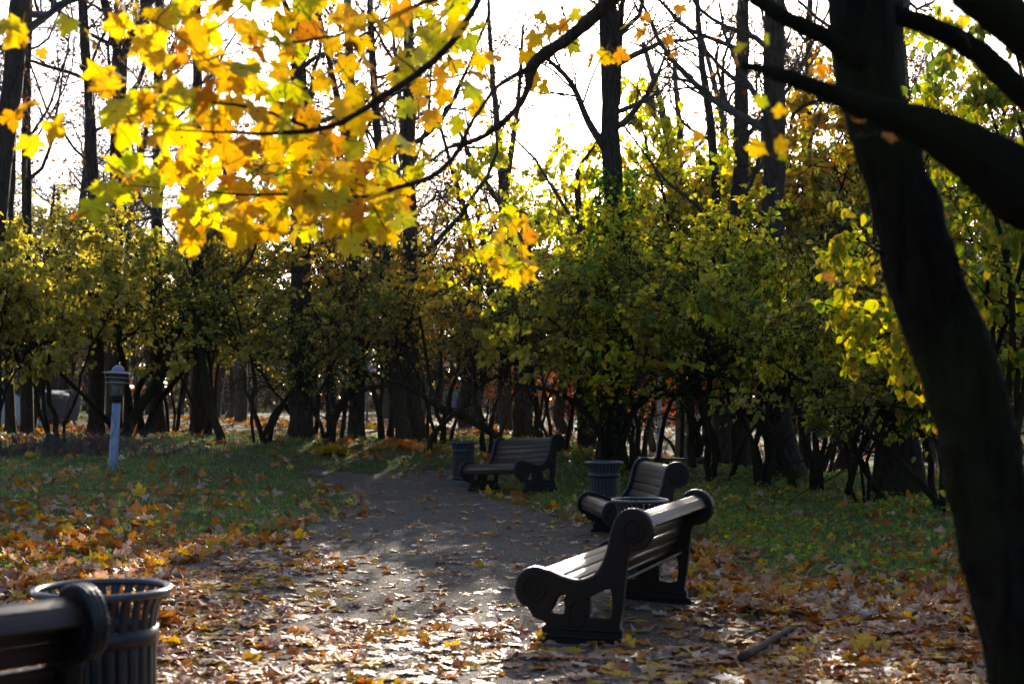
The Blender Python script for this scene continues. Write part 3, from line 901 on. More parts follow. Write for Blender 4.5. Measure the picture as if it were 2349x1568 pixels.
tall_tree([(1640, 1020, 28), (1650, 600, 24), (1665, 340, 17), (1640, 190, 13), (1600, 40, 8)], 44, 'thin bent stem right of the sun glare', 42, 13, (14, 8, 6), 'bark_pale', t0=.35)
tall_tree([(1845, 1030, 30), (1850, 600, 26), (1855, 200, 18), (1860, 0, 14)], 42, 'tall straight stem right of the massive trunk', 43, 14, (12, 7, 6), t0=.35, lean_out=(BR, 300, .10))
tall_tree([(508, 1010, 21), (482, 930, 20), (463, 800, 18), (452, 700, 15), (455, 580, 13), (450, 470, 8)], 29.5, 'thin curved sapling in front of the left shrubs', 44, 6.2, (9, 5, 4), 'bark_moss', t0=.55)
tall_tree([(290, 990, 26), (330, 920, 24), (370, 860, 20), (430, 700, 13)], 30.5, 'short trunk slanting right beside the lawn lamp', 45, 4.6, (6, 4, 4), 'bark_moss', t0=.6)

# ivy up the straight trunk
rg = np.random.default_rng(3)
k = 3600; t = rg.uniform(0, 1, k); zz = .6 + 5.2 * t ** .8
ang = rg.uniform(0, 2 * np.pi, k); rad = .24 + np.abs(rg.normal(size=k)) * .22 * (1 - .3 * t)
pos = np.column_stack([rad * np.cos(ang) + .05 * t, rad * np.sin(ang), zz])
lm = MB(); yd = np.column_stack([np.cos(ang), np.sin(ang), -1.2 + 0 * ang]) + rg.normal(size=(k, 3)) * .4
cc = np.where(rg.random((k, 1)) < .5, np.array([[.20, .24, .03]]), np.array([[.07, .13, .02]])) * rg.uniform(.6, 1.3, (k, 1))
stamp(lm, HEARTT, pos, frame_rot(yd, rg, spread=.8), rg.uniform(.06, .11, k), cc)
lm.build('ivy', M['shrub_leaf'], T6)

# slender trees filling the wood behind, all of one kind
variants = []
for sd in range(6):
    rg = np.random.default_rng(100 + sd)
    h = rg.uniform(11, 15)
    Q = np.array([[0, 0, -.1, .2], [rg.normal() * .1, rg.normal() * .1, 1.2, .15], [rg.normal() * .3, rg.normal() * .3, h * .5, .11], [rg.normal() * .6, rg.normal() * .6, h, .03]])
    S = smooth_path(Q, 16); tm = MB(); P0 = S[None, :, :3]; R0 = S[None, :, 3]
    tubes(tm, P0, R0, 9)
    bm_ = MB(); P1, R1 = grow(P0, R0, 24, .26, .99, (30, 70), (.15, .36), 7, rg, .10, .16, .42); tubes(bm_, P1, R1, 4)
    P2, R2 = grow(P1, R1, 9, .2, .98, (30, 65), (.3, .6), 5, rg, .05, .2, .55); tubes(bm_, P2, np.maximum(R2, .008), 3)
    P3, R3 = grow(P2, R2, 8, .2, .98, (30, 65), (.35, .7), 3, rg, .02, .2, .6); tubes(bm_, P3, np.maximum(R3, .007), 3)
    k = 380; src = P3.reshape(-1, 3); pos = src[rg.integers(0, len(src), k)] + rg.normal(size=(k, 3)) * .1
    lm = MB(); yd = rg.normal(size=(k, 3)); yd[:, 2] -= .8
    cl = np.array([[.16, .07, .02]]) * rg.uniform(.5, 1.4, (k, 1))
    stamp(lm, HEARTT, pos, frame_rot(yd, rg), rg.uniform(.08, .15, k), cl)
    variants.append((tm.mesh('trunk', M['bark']), bm_.mesh('branches', M['twig']), lm.mesh('crown', M['shrub_leaf'])))
rg = np.random.default_rng(77)
placed = []
while len(placed) < 92:
    Y = rg.uniform(38, 112); px = rg.uniform(-60, 2420)
    if 1000 < px < 1370 and rg.random() < (.45 if Y < 70 else .2): continue
    if 1440 < px < 1600 and Y < 60 and rg.random() < .75: continue
    X = (px - CX) / FPX * Y
    if abs(Y - (43 + .1 * X + 1.5 * math.sin(X * .14))) < 1.8 and X < 3: continue
    if any(abs(px - q[0]) < 14 and abs(Y - q[1]) < 12 for q in placed): continue
    if any(math.hypot(X - a, Y - b) < 1.4 for a, b in ((-13.4, 40), (-13.0, 41), (-14, 43), (3.8, 37))): continue
    placed.append((px, Y))
    i = len(placed); v = variants[i % 6]
    o = empty('slender_tree', (X, Y, float(gz(X, Y))), rz=rg.uniform(0, 6.28), scale=(rg.uniform(.8, 1.6),) * 2 + (rg.uniform(.8, 1.1) * (.72 if 1000 < px < (1400 if Y > 62 else 1700) else 1),))
    for nm, me in zip(('trunk', 'branches', 'crown'), v): link(nm, me, o)
    side = 'left of the far bench' if px < 1040 else ('right of the sunlit gap' if px > 1440 else 'behind the far bench')
    tag(o, f'slender dark tree in the {"deep" if Y > 75 else "dim"} wood {side}', 'tree', 'slender trees in the wood behind the shrubs')

# the far-off wood that closes the view, and an added unseen ring against sky light
rg = np.random.default_rng(9)
wd = MB(); n = 240
X = rg.uniform(-62, 62, n); Y = rg.uniform(112, 165, n); h = rg.uniform(7, 14, n) * np.where(np.abs((X / Y * FPX + CX) - 1230) < 190, .62, 1)
P = np.stack([np.column_stack([X + rg.normal(size=n) * .5 * f, Y, gz(X, Y) - .2 + h * f]) for f in (0, .35, .7, 1)], 1)
Rr = np.stack([np.full(n, r) for r in (.24, .18, .12, .04)], 1) * rg.uniform(.6, 1.4, (n, 1))
bcol = np.array([.045, .035, .028])
tubes(wd, P, Rr, 5, bcol)
nr_ = 230; th_ = rg.uniform(R(38), R(322), nr_); rd_ = rg.uniform(24, 58, nr_); hr_ = rg.uniform(9, 16, nr_); Xr = rd_ * np.sin(th_); Yr = rd_ * np.cos(th_)  # unseen trees around and behind the camera, added to block low sky light
Pr = np.stack([np.column_stack([Xr + rg.normal(size=nr_) * .5 * f, Yr, gz(Xr, Yr) - .2 + hr_ * f]) for f in (0, .35, .7, 1)], 1)
tubes(wd, Pr, np.tile(np.array([.24, .18, .12, .04]), (nr_, 1)), 5, bcol)
P = np.concatenate([P, Pr]); Rr = np.concatenate([Rr, np.tile(np.array([.24, .18, .12, .04]), (nr_, 1))])
P1, R1 = grow(P, Rr, 9, .15, .98, (30, 75), (.2, .45), 5, rg, .06, .2, .45); tubes(wd, P1, np.maximum(R1, .02), 3, bcol)
P2, R2 = grow(P1, R1, 6, .2, .98, (30, 70), (.3, .6), 4, rg, .04, .2, .55); tubes(wd, P2, np.maximum(R2, .014), 3, bcol)
k = 100000; src = P2.reshape(-1, 3); pos = src[rg.integers(0, len(src), k)] + rg.normal(size=(k, 3)) * .5
low = rg.random(k) < .4
pos[low, 2] = .2 + 6.5 * rg.random(low.sum()) ** 1.2; pos[low, 0] = rg.uniform(-66, 66, low.sum()); pos[low, 1] = rg.uniform(108, 165, low.sum())
pal = np.array([[.10, .075, .03], [.07, .08, .025], [.15, .06, .02], [.05, .045, .03]])
yd = rg.normal(size=(k, 3)); yd[:, 2] -= .6
stamp(wd, HEARTT, pos, frame_rot(yd, rg), rg.uniform(.3, .75, k), pal[rg.integers(0, 4, k)] * rg.uniform(.5, 1.1, (k, 1)))
tag(wd.build('woods', M['shrub_leaf'], None), 'dim far woodland closing the view between the trunks, plus an added ring of unseen trees', 'woodland', kind='stuff')

# ------------------------------------------------------------------ shrubs
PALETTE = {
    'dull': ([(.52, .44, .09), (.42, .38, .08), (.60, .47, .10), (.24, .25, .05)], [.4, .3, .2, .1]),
    'olive': ([(.30, .25, .05), (.20, .18, .04), (.42, .31, .06), (.14, .12, .04)], [.35, .3, .2, .15]),  # kept darker and browner: the mid-belt shade is put into the leaf colour
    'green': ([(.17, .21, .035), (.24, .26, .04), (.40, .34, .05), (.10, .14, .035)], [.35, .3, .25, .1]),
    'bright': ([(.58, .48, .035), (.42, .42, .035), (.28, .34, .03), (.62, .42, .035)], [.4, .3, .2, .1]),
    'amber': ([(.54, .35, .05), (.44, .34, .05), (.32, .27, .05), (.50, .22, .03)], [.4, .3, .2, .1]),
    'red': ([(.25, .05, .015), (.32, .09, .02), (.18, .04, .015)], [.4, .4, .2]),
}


def shrub_meshes(seed, H, spread, pal, nleaf=9000, leaf=.085, nstem=4, zmin=.30, sparse=1.0):
    rg = np.random.default_rng(seed)
    st = MB(); P = []; RR = []
    for s in range(nstem):
        a = s / nstem * 6.283 + rg.uniform(-.6, .6); r0 = rg.uniform(.05, .3); out = rg.uniform(.3, 1.5) * spread; h = H * rg.uniform(.62, 1.0)
        t = np.linspace(0, 1, 14)[:, None]; d = np.array([[math.cos(a), math.sin(a), 0]]); pw = rg.uniform(1.1, 2.1)
        q = d * (r0 + out * t ** pw) + np.array([[0, 0, 1]]) * h * (t ** rg.uniform(.75, 1.05)) - np.array([[0, 0, .05]])
        q = q + np.cumsum(rg.normal(size=(14, 3)) * np.array([.055, .055, .02]) * H / 5, 0) * (t > 0)
        P.append(q); RR.append(rg.uniform(.035, .075) * (1 - .8 * t[:, 0]))
    P = np.stack(P); RR = np.stack(RR)
    tubes(st, P, RR, 7)
    P1, R1 = grow(P, RR, 16, .36, .99, (30, 80), (.28, .66), 8, rg, .03, .26, .55); tubes(st, P1, R1, 4)
    P2, R2 = grow(P1, R1, 7, .15, .99, (25, 80), (.3, .65), 5, rg, -.03, .30, .6); tubes(st, P2, np.maximum(R2, .006), 3)
    P3, R3 = grow(P2, R2, 4, .2, .99, (25, 80), (.35, .7), 4, rg, -.10, .28, .6); tubes(st, P3, np.maximum(R3, .0045), 3)
    w = rg.random(len(P3)) ** 2.8
    arm = np.repeat(rg.random(len(P1)) ** 2.7 + .03, 28)                     # some boughs are leafy, some nearly bare
    low = np.repeat(rg.uniform(zmin - .16, zmin + .10, len(P1)), 28)
    hgt = P3[:, -1, 2] / H
    w = w * arm * np.clip((hgt - low) / .10, 0, 1) * (1 - .6 * ss(.8, 1.05, hgt)) + 1e-7
    idx = rg.choice(len(P3), nleaf, p=w / w.sum()); tt = rg.random(nleaf) * 2.999; i0 = tt.astype(int); fr = (tt - i0)[:, None]
    pos = P3[idx, i0] * (1 - fr) + P3[idx, i0 + 1] * fr + rg.normal(size=(nleaf, 3)) * .04
    yd = norm(P3[idx, -1] - P3[idx, 0]) * .5 + rg.normal(size=(nleaf, 3)) * .5; yd[:, 2] -= .75
    cols, pr = PALETTE[pal]
    tuft = rg.choice(len(cols), len(P3), p=pr)
    pick = np.where(rg.random(nleaf) < .6, tuft[idx], rg.choice(len(cols), nleaf, p=pr))
    c = np.array(cols)[pick] * rg.uniform(.7, 1.25, (nleaf, 1))
    lm = MB(); stamp(lm, HEARTT, pos, frame_rot(yd, rg, spread=.7), rg.uniform(.65, 1.3, nleaf) * leaf, c)
    return st.mesh('stems', M['bark_moss']), lm.mesh('crown', M['shrub_leaf'])


SV = {}
def shrub(px, base_py, Y, top_py, pal, seed, label, spread=2.3, n=7600, leaf=.098, zmin=.36, sx=1.0, limbs=(), group='leafy shrubs along the mound'):
    X = (px - CX) / FPX * Y
    g = float(gz(X, Y)); Htop = CAMZ + (HY - top_py) / FPX * Y - g
    leaf = leaf * (.82, 1.0, 1.18, .92, 1.08)[seed % 5]; sx = sx * (1.25, .85, 1.05, 1.35, .95)[seed % 5]
    key = (pal, seed % 4, n, leaf, zmin)
    if key not in SV: SV[key] = shrub_meshes(1000 + seed % 4 + 10 * list(PALETTE).index(pal), 5.2, spread, pal, n, leaf, zmin=zmin)
    st, lv = SV[key]
    s = Htop / (5.4 if Y < 35.5 or px < 1400 else 4.9)
    rz = (seed * 2.399) % 6.283
    o = empty('shrub', (X, Y, g), rz=rz, scale=(s * sx, s * sx, s)); tag(o, label, 'shrub', group)
    link('stems', st, o); link('crown', lv, o)
    for L in limbs:
        A = smooth_path(px_path(L, Y), 24)
        A[:, 1] += .25 * np.sin(np.linspace(0, 5, 24))
        mt = Matrix.LocRotScale(o.location, o.rotation_euler, o.scale).inverted()
        W = np.array([mt @ Vector(v) for v in A[:, :3]])
        lb = MB(); tubes(lb, W, A[:, 3] / s, 8); P1, R1 = grow(W[None], A[None, :, 3] / s, 10, .3, .99, (30, 80), (.08, .22), 6, np.random.default_rng(seed), .12, .3, .5)
        tubes(lb, P1, R1, 4); lb.build('low_limb', M['bark_moss'], o)
    return o


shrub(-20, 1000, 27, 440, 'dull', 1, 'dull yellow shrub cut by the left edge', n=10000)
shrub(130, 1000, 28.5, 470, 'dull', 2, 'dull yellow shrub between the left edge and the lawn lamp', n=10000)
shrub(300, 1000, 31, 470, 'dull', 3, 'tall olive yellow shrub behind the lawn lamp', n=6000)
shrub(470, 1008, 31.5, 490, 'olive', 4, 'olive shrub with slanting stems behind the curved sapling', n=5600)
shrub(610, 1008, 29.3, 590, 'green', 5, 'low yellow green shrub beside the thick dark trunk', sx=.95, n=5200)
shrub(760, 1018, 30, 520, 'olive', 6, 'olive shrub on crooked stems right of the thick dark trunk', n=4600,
      limbs=([(745, 1022, 20), (765, 960, 20), (790, 915, 18), (850, 890, 12), (900, 885, 7)],))
shrub(885, 1022, 32, 440, 'amber', 7, 'amber tinted shrub behind the two close trunks', n=4600)
shrub(1010, 1010, 30.5, 520, 'amber', 8, 'thin amber shrub left above the far bin', n=3600)
shrub(1120, 1012, 28.6, 610, 'olive', 9, 'sparse shrub with long mossy limbs arching left behind the far bench', n=2600, zmin=.42,
      limbs=([(1148, 1004, 18), (1080, 965, 19), (1010, 935, 16), (960, 900, 13), (900, 872, 10), (830, 850, 7)], [(1052, 950, 13), (1080, 905, 12), (1105, 880, 10), (1160, 850, 7), (1190, 810, 5)],
             [(1012, 936, 12), (985, 880, 10), (975, 800, 8), (960, 700, 5)], [(985, 1035, 14), (990, 1000, 13), (1030, 960, 11), (1060, 935, 8)]))
shrub(1270, 1040, 29.5, 570, 'green', 10, 'dark green shrub filling the gap left of the ivy clad trunk', n=3000)
shrub(1390, 1050, 27, 540, 'green', 11, 'green shrub wrapped round the ivy clad trunk', n=4600,
      limbs=([(1400, 1045, 20), (1370, 985, 18), (1330, 930, 15), (1260, 895, 10), (1180, 880, 6)], [(1420, 1040, 20), (1445, 960, 17), (1490, 905, 13), (1540, 880, 8)]))
shrub(1462, 1060, 26.5, 480, 'bright', 12, 'bright yellow green shrub right of the ivy clad trunk', n=5400)
shrub(1630, 1075, 26, 500, 'bright', 13, 'tallest bright yellow shrub lit from behind', n=6400,
      limbs=([(1822, 1095, 24), (1770, 1000, 24), (1710, 935, 20), (1640, 905, 17), (1560, 900, 14), (1490, 915, 10), (1420, 930, 6)], [(1590, 1070, 13), (1592, 1000, 12), (1625, 940, 9), (1650, 920, 6)]))
shrub(1750, 1090, 25, 420, 'bright', 14, 'yellow green shrub in front of the massive flared trunk', n=6800)
shrub(1870, 1100, 24, 500, 'green', 15, 'deep green shrub left of the broad rooted trunk', n=7600)
shrub(1985, 1120, 21, 590, 'bright', 16, 'yellow green shrub with bare forked stems before the broad rooted trunk', n=8000, zmin=.22,
      limbs=([(2030, 1150, 16), (1990, 1070, 17), (1960, 1010, 14), (1985, 920, 10)], [(1945, 1130, 20), (1985, 1030, 18), (2030, 920, 14), (2060, 830, 9)]))
shrub(2160, 1120, 19.5, 520, 'green', 17, 'dark green shrub showing behind the leaning trunk', n=10000)
shrub(2330, 1130, 18, 520, 'olive', 18, 'olive shrub at the right edge behind the leaning trunk', n=10000)
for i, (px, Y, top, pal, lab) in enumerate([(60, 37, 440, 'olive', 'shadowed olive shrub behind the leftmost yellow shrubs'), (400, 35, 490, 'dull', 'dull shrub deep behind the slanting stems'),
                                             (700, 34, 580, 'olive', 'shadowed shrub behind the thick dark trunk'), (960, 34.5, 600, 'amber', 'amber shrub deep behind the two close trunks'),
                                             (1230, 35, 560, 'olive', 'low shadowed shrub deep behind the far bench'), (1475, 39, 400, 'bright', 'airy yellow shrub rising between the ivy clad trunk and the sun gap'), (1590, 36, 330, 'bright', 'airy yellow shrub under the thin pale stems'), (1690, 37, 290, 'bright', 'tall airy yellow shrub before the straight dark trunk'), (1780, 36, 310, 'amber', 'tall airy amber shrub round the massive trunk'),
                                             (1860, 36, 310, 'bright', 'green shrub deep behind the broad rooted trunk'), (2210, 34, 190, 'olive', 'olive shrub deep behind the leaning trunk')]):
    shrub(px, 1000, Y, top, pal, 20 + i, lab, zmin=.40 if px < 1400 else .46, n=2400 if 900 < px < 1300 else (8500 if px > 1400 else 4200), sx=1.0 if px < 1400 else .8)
for i, (px, Y, top, lab) in enumerate([(1120, 58, 830, 'small red leaved bush seen under the arching limbs'), (1320, 60, 830, 'red leaved bush left of the ivy clad trunk'), (1650, 52, 740, 'rust red tree glowing between the right trunks'), (1560, 58, 840, 'low red bush near the white lamp post')]):
    shrub(px, 1000, Y, top, 'red', 30 + i, lab, n=2600, leaf=.13, zmin=.2, sx=1.3, group='red leaved bushes deep in the wood')

# near shrub with big round leaves, right, half behind the leaning trunk
nr = empty('lilac_shrub', (3.35, 9.6, float(gz(3.35, 9.6)))); tag(nr, 'near shrub of big glowing yellow heart shaped leaves left of the leaning trunk', 'shrub')
rg = np.random.default_rng(41); st = MB(); lm = MB()
limbs = [[(2260, 1300, 26), (2240, 1000, 22), (2180, 800, 16), (2100, 640, 11), (1990, 560, 6), (1930, 545, 3)], [(2250, 1150, 18), (2190, 900, 14), (2100, 770, 10), (1990, 720, 6), (1900, 690, 3)],
         [(2240, 1000, 18), (2190, 700, 14), (2120, 530, 9), (2040, 470, 5), (1960, 480, 3)], [(2270, 1200, 20), (2290, 800, 16), (2260, 500, 11), (2200, 300, 6)], [(2280, 1100, 18), (2340, 700, 13), (2330, 350, 8), (2270, 120, 4)],
         [(2240, 950, 14), (2130, 790, 10), (2060, 760, 6), (1985, 790, 3)], [(2290, 900, 14), (2370, 600, 10), (2400, 300, 6)], [(2280, 900, 14), (2330, 500, 10), (2290, 230, 7), (2190, 60, 3)], [(2290, 800, 12), (2380, 420, 8), (2360, 150, 5), (2290, -20, 3)], [(2270, 900, 12), (2240, 560, 8), (2170, 330, 5), (2100, 190, 3)]]
base = np.array(nr.location)
for li_, L in enumerate(limbs):
    A = smooth_path(px_path(L, 9.6), 20); A[:, :3] -= base; A[:, 1] += .3 * np.sin(np.linspace(0, 4, 20) + rg.uniform(0, 6))
    A[0, :3] = A[0, :3] * np.array([.15, .15, 0]); tubes(st, A[None, :, :3], A[None, :, 3], 7)
    P1, R1 = grow(A[None, :, :3], A[None, :, 3], 11, .3, .99, (30, 80), (.10, .28), 6, rg, .02, .25, .5); tubes(st, P1, R1, 4)
    P2, R2 = grow(P1, R1, 4, .2, .99, (25, 75), (.35, .7), 4, rg, -.08, .25, .6); tubes(st, P2, np.maximum(R2, .0025), 3)
    k = 360; idx = rg.integers(0, len(P2), k); tt = rg.random(k) * 2.99; i0 = tt.astype(int); fr = (tt - i0)[:, None]
    pos = P2[idx, i0] * (1 - fr) + P2[idx, i0 + 1] * fr + rg.normal(size=(k, 3)) * .03
    yd = rg.normal(size=(k, 3)) * .45; yd[:, 2] -= .9
    cl = np.array([(.46, .38, .03), (.30, .30, .03), (.50, .36, .04), (.15, .20, .03)])[rg.choice(4, k, p=[.35, .3, .2, .15] if li_ in (0, 1, 2, 5) else [.10, .35, .10, .45])] * rg.uniform(.75, 1.2, (k, 1)) * (1.0 if li_ in (0, 1, 2, 5) else .8)  # limbs right of the trunk get darker greens, shade put into the leaf colour
    stamp(lm, ROUNDT, pos, frame_rot(yd, rg, spread=.8), rg.uniform(.035, .08, k), cl)
st.build('stems', M['bark_moss'], nr); lm.build('crown', M['shrub_leaf'], nr)

# low bare brush on the left lawn edge
bx_, by_ = gpt(170, 1040)
br = MB(); k = 420; rg = np.random.default_rng(8)
X = bx_ + rg.normal(size=k) * 1.15; Y = by_ + rg.normal(size=k) * .5
B = np.column_stack([X, Y, gz(X, Y)]); d = norm(np.column_stack([rg.normal(size=k) * .55, rg.normal(size=k) * .5, np.ones(k)]))
L = rg.uniform(.2, .55, k)[:, None]
P = np.stack([B + d * L * f + rg.normal(size=(k, 3)) * .03 * f for f in (0, .35, .7, 1)], 1) - np.array([bx_, by_, float(gz(bx_, by_))])
tubes(br, P, np.tile(np.array([.006, .005, .004, .003]), (k, 1)), 3)
P1, R1 = grow(P, np.tile(np.array([.006, .005, .004, .003]), (k, 1)), 4, .3, .95, (25, 60), (.3, .6), 3, rg, .1, .2, .7); tubes(br, P1, np.maximum(R1, .0025), 3)
lb = empty('brush', (bx_, by_, float(gz(bx_, by_)))); tag(lb, 'low bare purplish brush on the lawn left of the lawn lamp', 'low shrub')
br.build('stems', simple('brush_stem', (.07, .045, .05), .7), lb)

# ------------------------------------------------------------------ foreground maples on the right
def limb_part(root, name, pts, Y, n=26, k=12, mat='bark_smooth', ridge=0.0):
    A = px_path(pts, Y); b = np.array(root.location)
    S = smooth_path(A, n); mb = MB(); S[:, :3] -= b
    rgl = np.random.default_rng(len(pts) * 7 + int(pts[0][0])); S[:, 3] *= 1 + .025 * rgl.normal(size=n)
    if ridge:
        n2, k2 = 220, 72; S2 = resample(S, n2); T = norm(np.gradient(S2[:, :3], axis=0)); A_ = norm(np.cross(T, np.array([[0., 1., .1]]))); B_ = np.cross(T, A_)
        th = np.linspace(0, 2 * np.pi, k2, endpoint=False)[None, :]; L = np.linspace(0, 1, n2)[:, None] * 40
        ph = 1.1 * np.sin(L * .55 + 2 * np.sin(L * .21)) + .7 * np.sin(L * 1.3 + th * 2)
        f = np.abs(np.sin(9 * th + ph * 1.6 + .4 * np.sin(L * 2.1))) ** .7 + .5 * np.abs(np.sin(17 * th - ph * 2.2 + L * .6)) + .35 * np.sin(L * 3.7 + 5 * th) * np.sin(3 * th + L)
        bl = sum(a_ * np.exp(-((L - c_) / w_) ** 2) * np.cos(th - p_) for a_, c_, w_, p_ in ((.10, 12, 1.5, 2.6), (.12, 21, 1.1, .4), (.09, 28, 1.3, 3.4), (.08, 33, 1, 5)))
        r = S2[:, 3:4] * (1 + ridge * (f - .8) + bl + .012 * rgl.normal(size=(n2, k2)))
        V = S2[:, None, :3] + r[..., None] * (np.cos(th)[..., None] * A_[:, None, :] + np.sin(th)[..., None] * B_[:, None, :])
        ii = np.arange(n2 * k2).reshape(n2, k2); q = ii[:-1]; u = ii[1:]
        mb.add(V.reshape(-1, 3), [np.stack([q, np.roll(q, -1, 1), np.roll(u, -1, 1), u], -1).reshape(-1, 4)])
    else:
        tubes(mb, S[None, :, :3], S[None, :, 3], k, cap=True)
    P1, R1 = grow(S[None, :, :3], S[None, :, 3], 9, .1, .95, (40, 80), (.05, .14), 6, rgl, .05, .22, .14); tubes(mb, P1, np.maximum(R1, .002), 4)
    P2, R2 = grow(P1, R1, 3, .3, .95, (30, 70), (.3, .6), 4, rgl, .05, .22, .5); tubes(mb, P2, np.maximum(R2, .0015), 3)
    return mb.build(name, M[mat], root), S


lt_x = (2440 - CX) / FPX * 4.3
lt = empty('leaning_tree', (lt_x + .05, 4.3, float(gz(lt_x, 4.3)))); tag(lt, 'blurred mossy trunk leaning left across the right side', 'tree')
limb_part(lt, 'trunk', [(2490, 2160, 330), (2420, 1850, 270), (2366, 1568, 196), (2326, 1400, 184), (2263, 1127, 172), (2223, 900, 174), (2126, 660, 168), (2060, 430, 146), (2002, 230, 134), (1980, 80, 142), (1968, -60, 145), (1950, -250, 130)], 4.3, 60, 20, 'bark_near', ridge=.045)
limb_part(lt, 'limb', [(1985, 150, 60), (1905, 92, 44), (1820, 50, 36), (1740, 5, 28), (1660, -60, 20)], 4.25, ridge=.05)
limb_part(lt, 'limb', [(1995, -10, 50), (2060, 35, 42), (2140, 62, 44), (2235, 115, 52), (2349, 215, 60), (2440, 300, 66)], 4.5, ridge=.05)
dt = empty('dark_maple', (2.25, 3.9, float(gz(2.25, 3.9)))); tag(dt, 'dark maple beyond the right edge sending thick limbs into the upper right corner', 'tree')
bpx = CX + 2.25 / 3.9 * FPX
limb_part(dt, 'trunk', [(bpx, 2270, 330), (bpx - 10, 1500, 260), (bpx - 20, 900, 240), (bpx - 10, 500, 220), (bpx + 40, 0, 200), (bpx + 80, -500, 150)], 3.9, 40, 18)
limb_part(dt, 'limb', [(bpx - 20, 760, 190), (2650, 600, 185), (2480, 500, 178), (2349, 428, 165), (2220, 345, 125), (2100, 285, 85), (1960, 235, 50), (1850, 193, 38), (1770, 165, 28), (1700, 150, 16)], 3.8, 40, ridge=.06)
limb_part(dt, 'limb', [(bpx - 10, 560, 150), (2560, 260, 130), (2349, 75, 105), (2210, -40, 92), (2080, -160, 90)], 3.75, 30, ridge=.05)

# ------------------------------------------------------------------ overhanging maple boughs
YB = 5.4
HANG = []
TPL = [maple_template(np.random.default_rng(200 + i), (.5, .8, 1.1)[i % 3]) for i in range(10)]
ramp_yellow = [(0, (.68, .40, .010)), (.35, (.74, .45, .012)), (.7, (.68, .36, .009)), (.9, (.62, .29, .008)), (1, (.55, .21, .008))]
ramp_green = [(0, (.42, .46, .02)), (.4, (.56, .50, .02)), (.75, (.28, .36, .025)), (1, (.60, .50, .02))]
ramp_orange = [(0, (.50, .20, .02)), (.5, (.58, .26, .02)), (1, (.40, .13, .015))]
M['hang_yellow'] = leafmat('yellow_maple_leaf', .45, .6, .35, 1.06, (.50, .40, .02), ramp_yellow, 2.2, .4)
M['hang_green'] = leafmat('green_maple_leaf', .45, .55, .35, 1.1, (.62, .46, .02), ramp_green, 2.2, .4)
M['hang_orange'] = leafmat('orange_maple_leaf', .5, .55, .35, 1.3, (.55, .20, .01), ramp_orange, 2.2, .5)
HM = {}
for key in ('hang_yellow', 'hang_green', 'hang_orange'):
    HM[key] = []
    for V_, F_, ve in TPL:
        mb = MB(); mb.add(V_, F_, None, ve)
        P = np.array([[0, -.30, 0], [.01, -.5, .02], [.02, -.72, .08]]); tubes(mb, P, np.array([.014, .011, .012]), 4)
        HM[key].append(mb.mesh('leaf', M[key]))


def bough(name, label, mains, twigs, leaves, Y, seed, wood='bark'):
    """mains / twigs: drawn paths; leaves: (col, row, size px, colour key, dY)"""
    rg = np.random.default_rng(seed)
    a = at(mains[0][0][0], mains[0][0][1], Y)
    root = empty(name, tuple(a)); tag(root, label, 'maple bough', 'overhanging maple boughs')
    nodes = []
    for i, L in enumerate(mains):
        S = smooth_path(px_path(L, Y), 40); S[:, :3] += np.cumsum(rg.normal(size=(40, 3)) * .0025, 0); S[:, :3] -= a
        rr = S[:, 3] * (1 + .10 * (rg.random(40) < .25) + .04 * rg.normal(size=40))
        mb = MB(); tubes(mb, S[None, :, :3], rr[None], 9, cap=True); mb.build('limb', M[wood], root)
        nodes.append(S[:, :3])
    tw = MB()
    for L in twigs:
        S = smooth_path(px_path(L, Y), 16); S[:, :3] -= a; S[:, 1] += np.cumsum(rg.normal(size=16) * .008)
        t1 = MB(); tubes(t1, S[None, :, :3], S[None, :, 3], 5); t1.build('twig', M['twig'], root); nodes.append(S[:, :3])
    N = np.concatenate(nodes); pet = MB()
    items = []
    for (px, py, sz, key, dy) in leaves:
        c = at(px, py, Y + dy) - a
        d2 = np.linalg.norm((N - c) * np.array([1, .6, 1]), axis=1); j = d2.argmin(); q = N[j]
        if d2[j] > .10:                            # a thin twig carries the leaf
            t = np.linspace(0, 1, 6)[:, None]; stem_end = c + (q - c) * .25
            S = q * (1 - t) + stem_end * t + np.array([[0, 0, -.05]]) * np.sin(t * np.pi) * d2[j] + rg.normal(size=(6, 3)) * .006
            tubes(tw, S[None], np.linspace(.0035, .002, 6)[None], 4); q = stem_end
            N = np.vstack([N, S[1:]])
        items.append((c, q, sz * Y / FPX * .71, key))
    items.sort(key=lambda e: -e[2])
    rest = {}
    for i, (c, q, s, key) in enumerate(items):
        d = c - q; d = d / (np.linalg.norm(d) + 1e-6)
        yd = d * .55 + np.array([0, 0, -.8]) + rg.normal(size=3) * .42; yd /= np.linalg.norm(yd)
        fz = np.array([rg.normal() * .75, -1.0 + rg.normal() * .45, .35 + rg.normal() * .6])      # blades roughly across the light, tilted at random
        x = np.cross(yd, fz); x /= np.linalg.norm(x); z = np.cross(x, yd)
        rot = Matrix(np.stack([x, yd, z], 1).tolist())
        me = HM[key][int(rg.integers(0, 10))]
        if i < 100:
            o = link('leaf', me, root); o.matrix_local = Matrix.LocRotScale(Vector(c), rot.to_euler(), (s, s, s))
        else:
            rest.setdefault(key, []).append((c, np.stack([x, yd, z], 1), s))
    tag(tw.build('stalks', M['twig'], root), kind='stuff')
    for key, L in rest.items():
        mb = MB(); n = len(L)
        for kx in range(5):
            sub = L[kx::5]
            if sub:
                stamp(mb, TPL[kx], np.array([e[0] for e in sub]), np.array([e[1] for e in sub]), np.array([e[2] for e in sub]), np.ones((len(sub), 3)))
        tag(mb.build('foliage', M[key], root), kind='stuff')
    return root


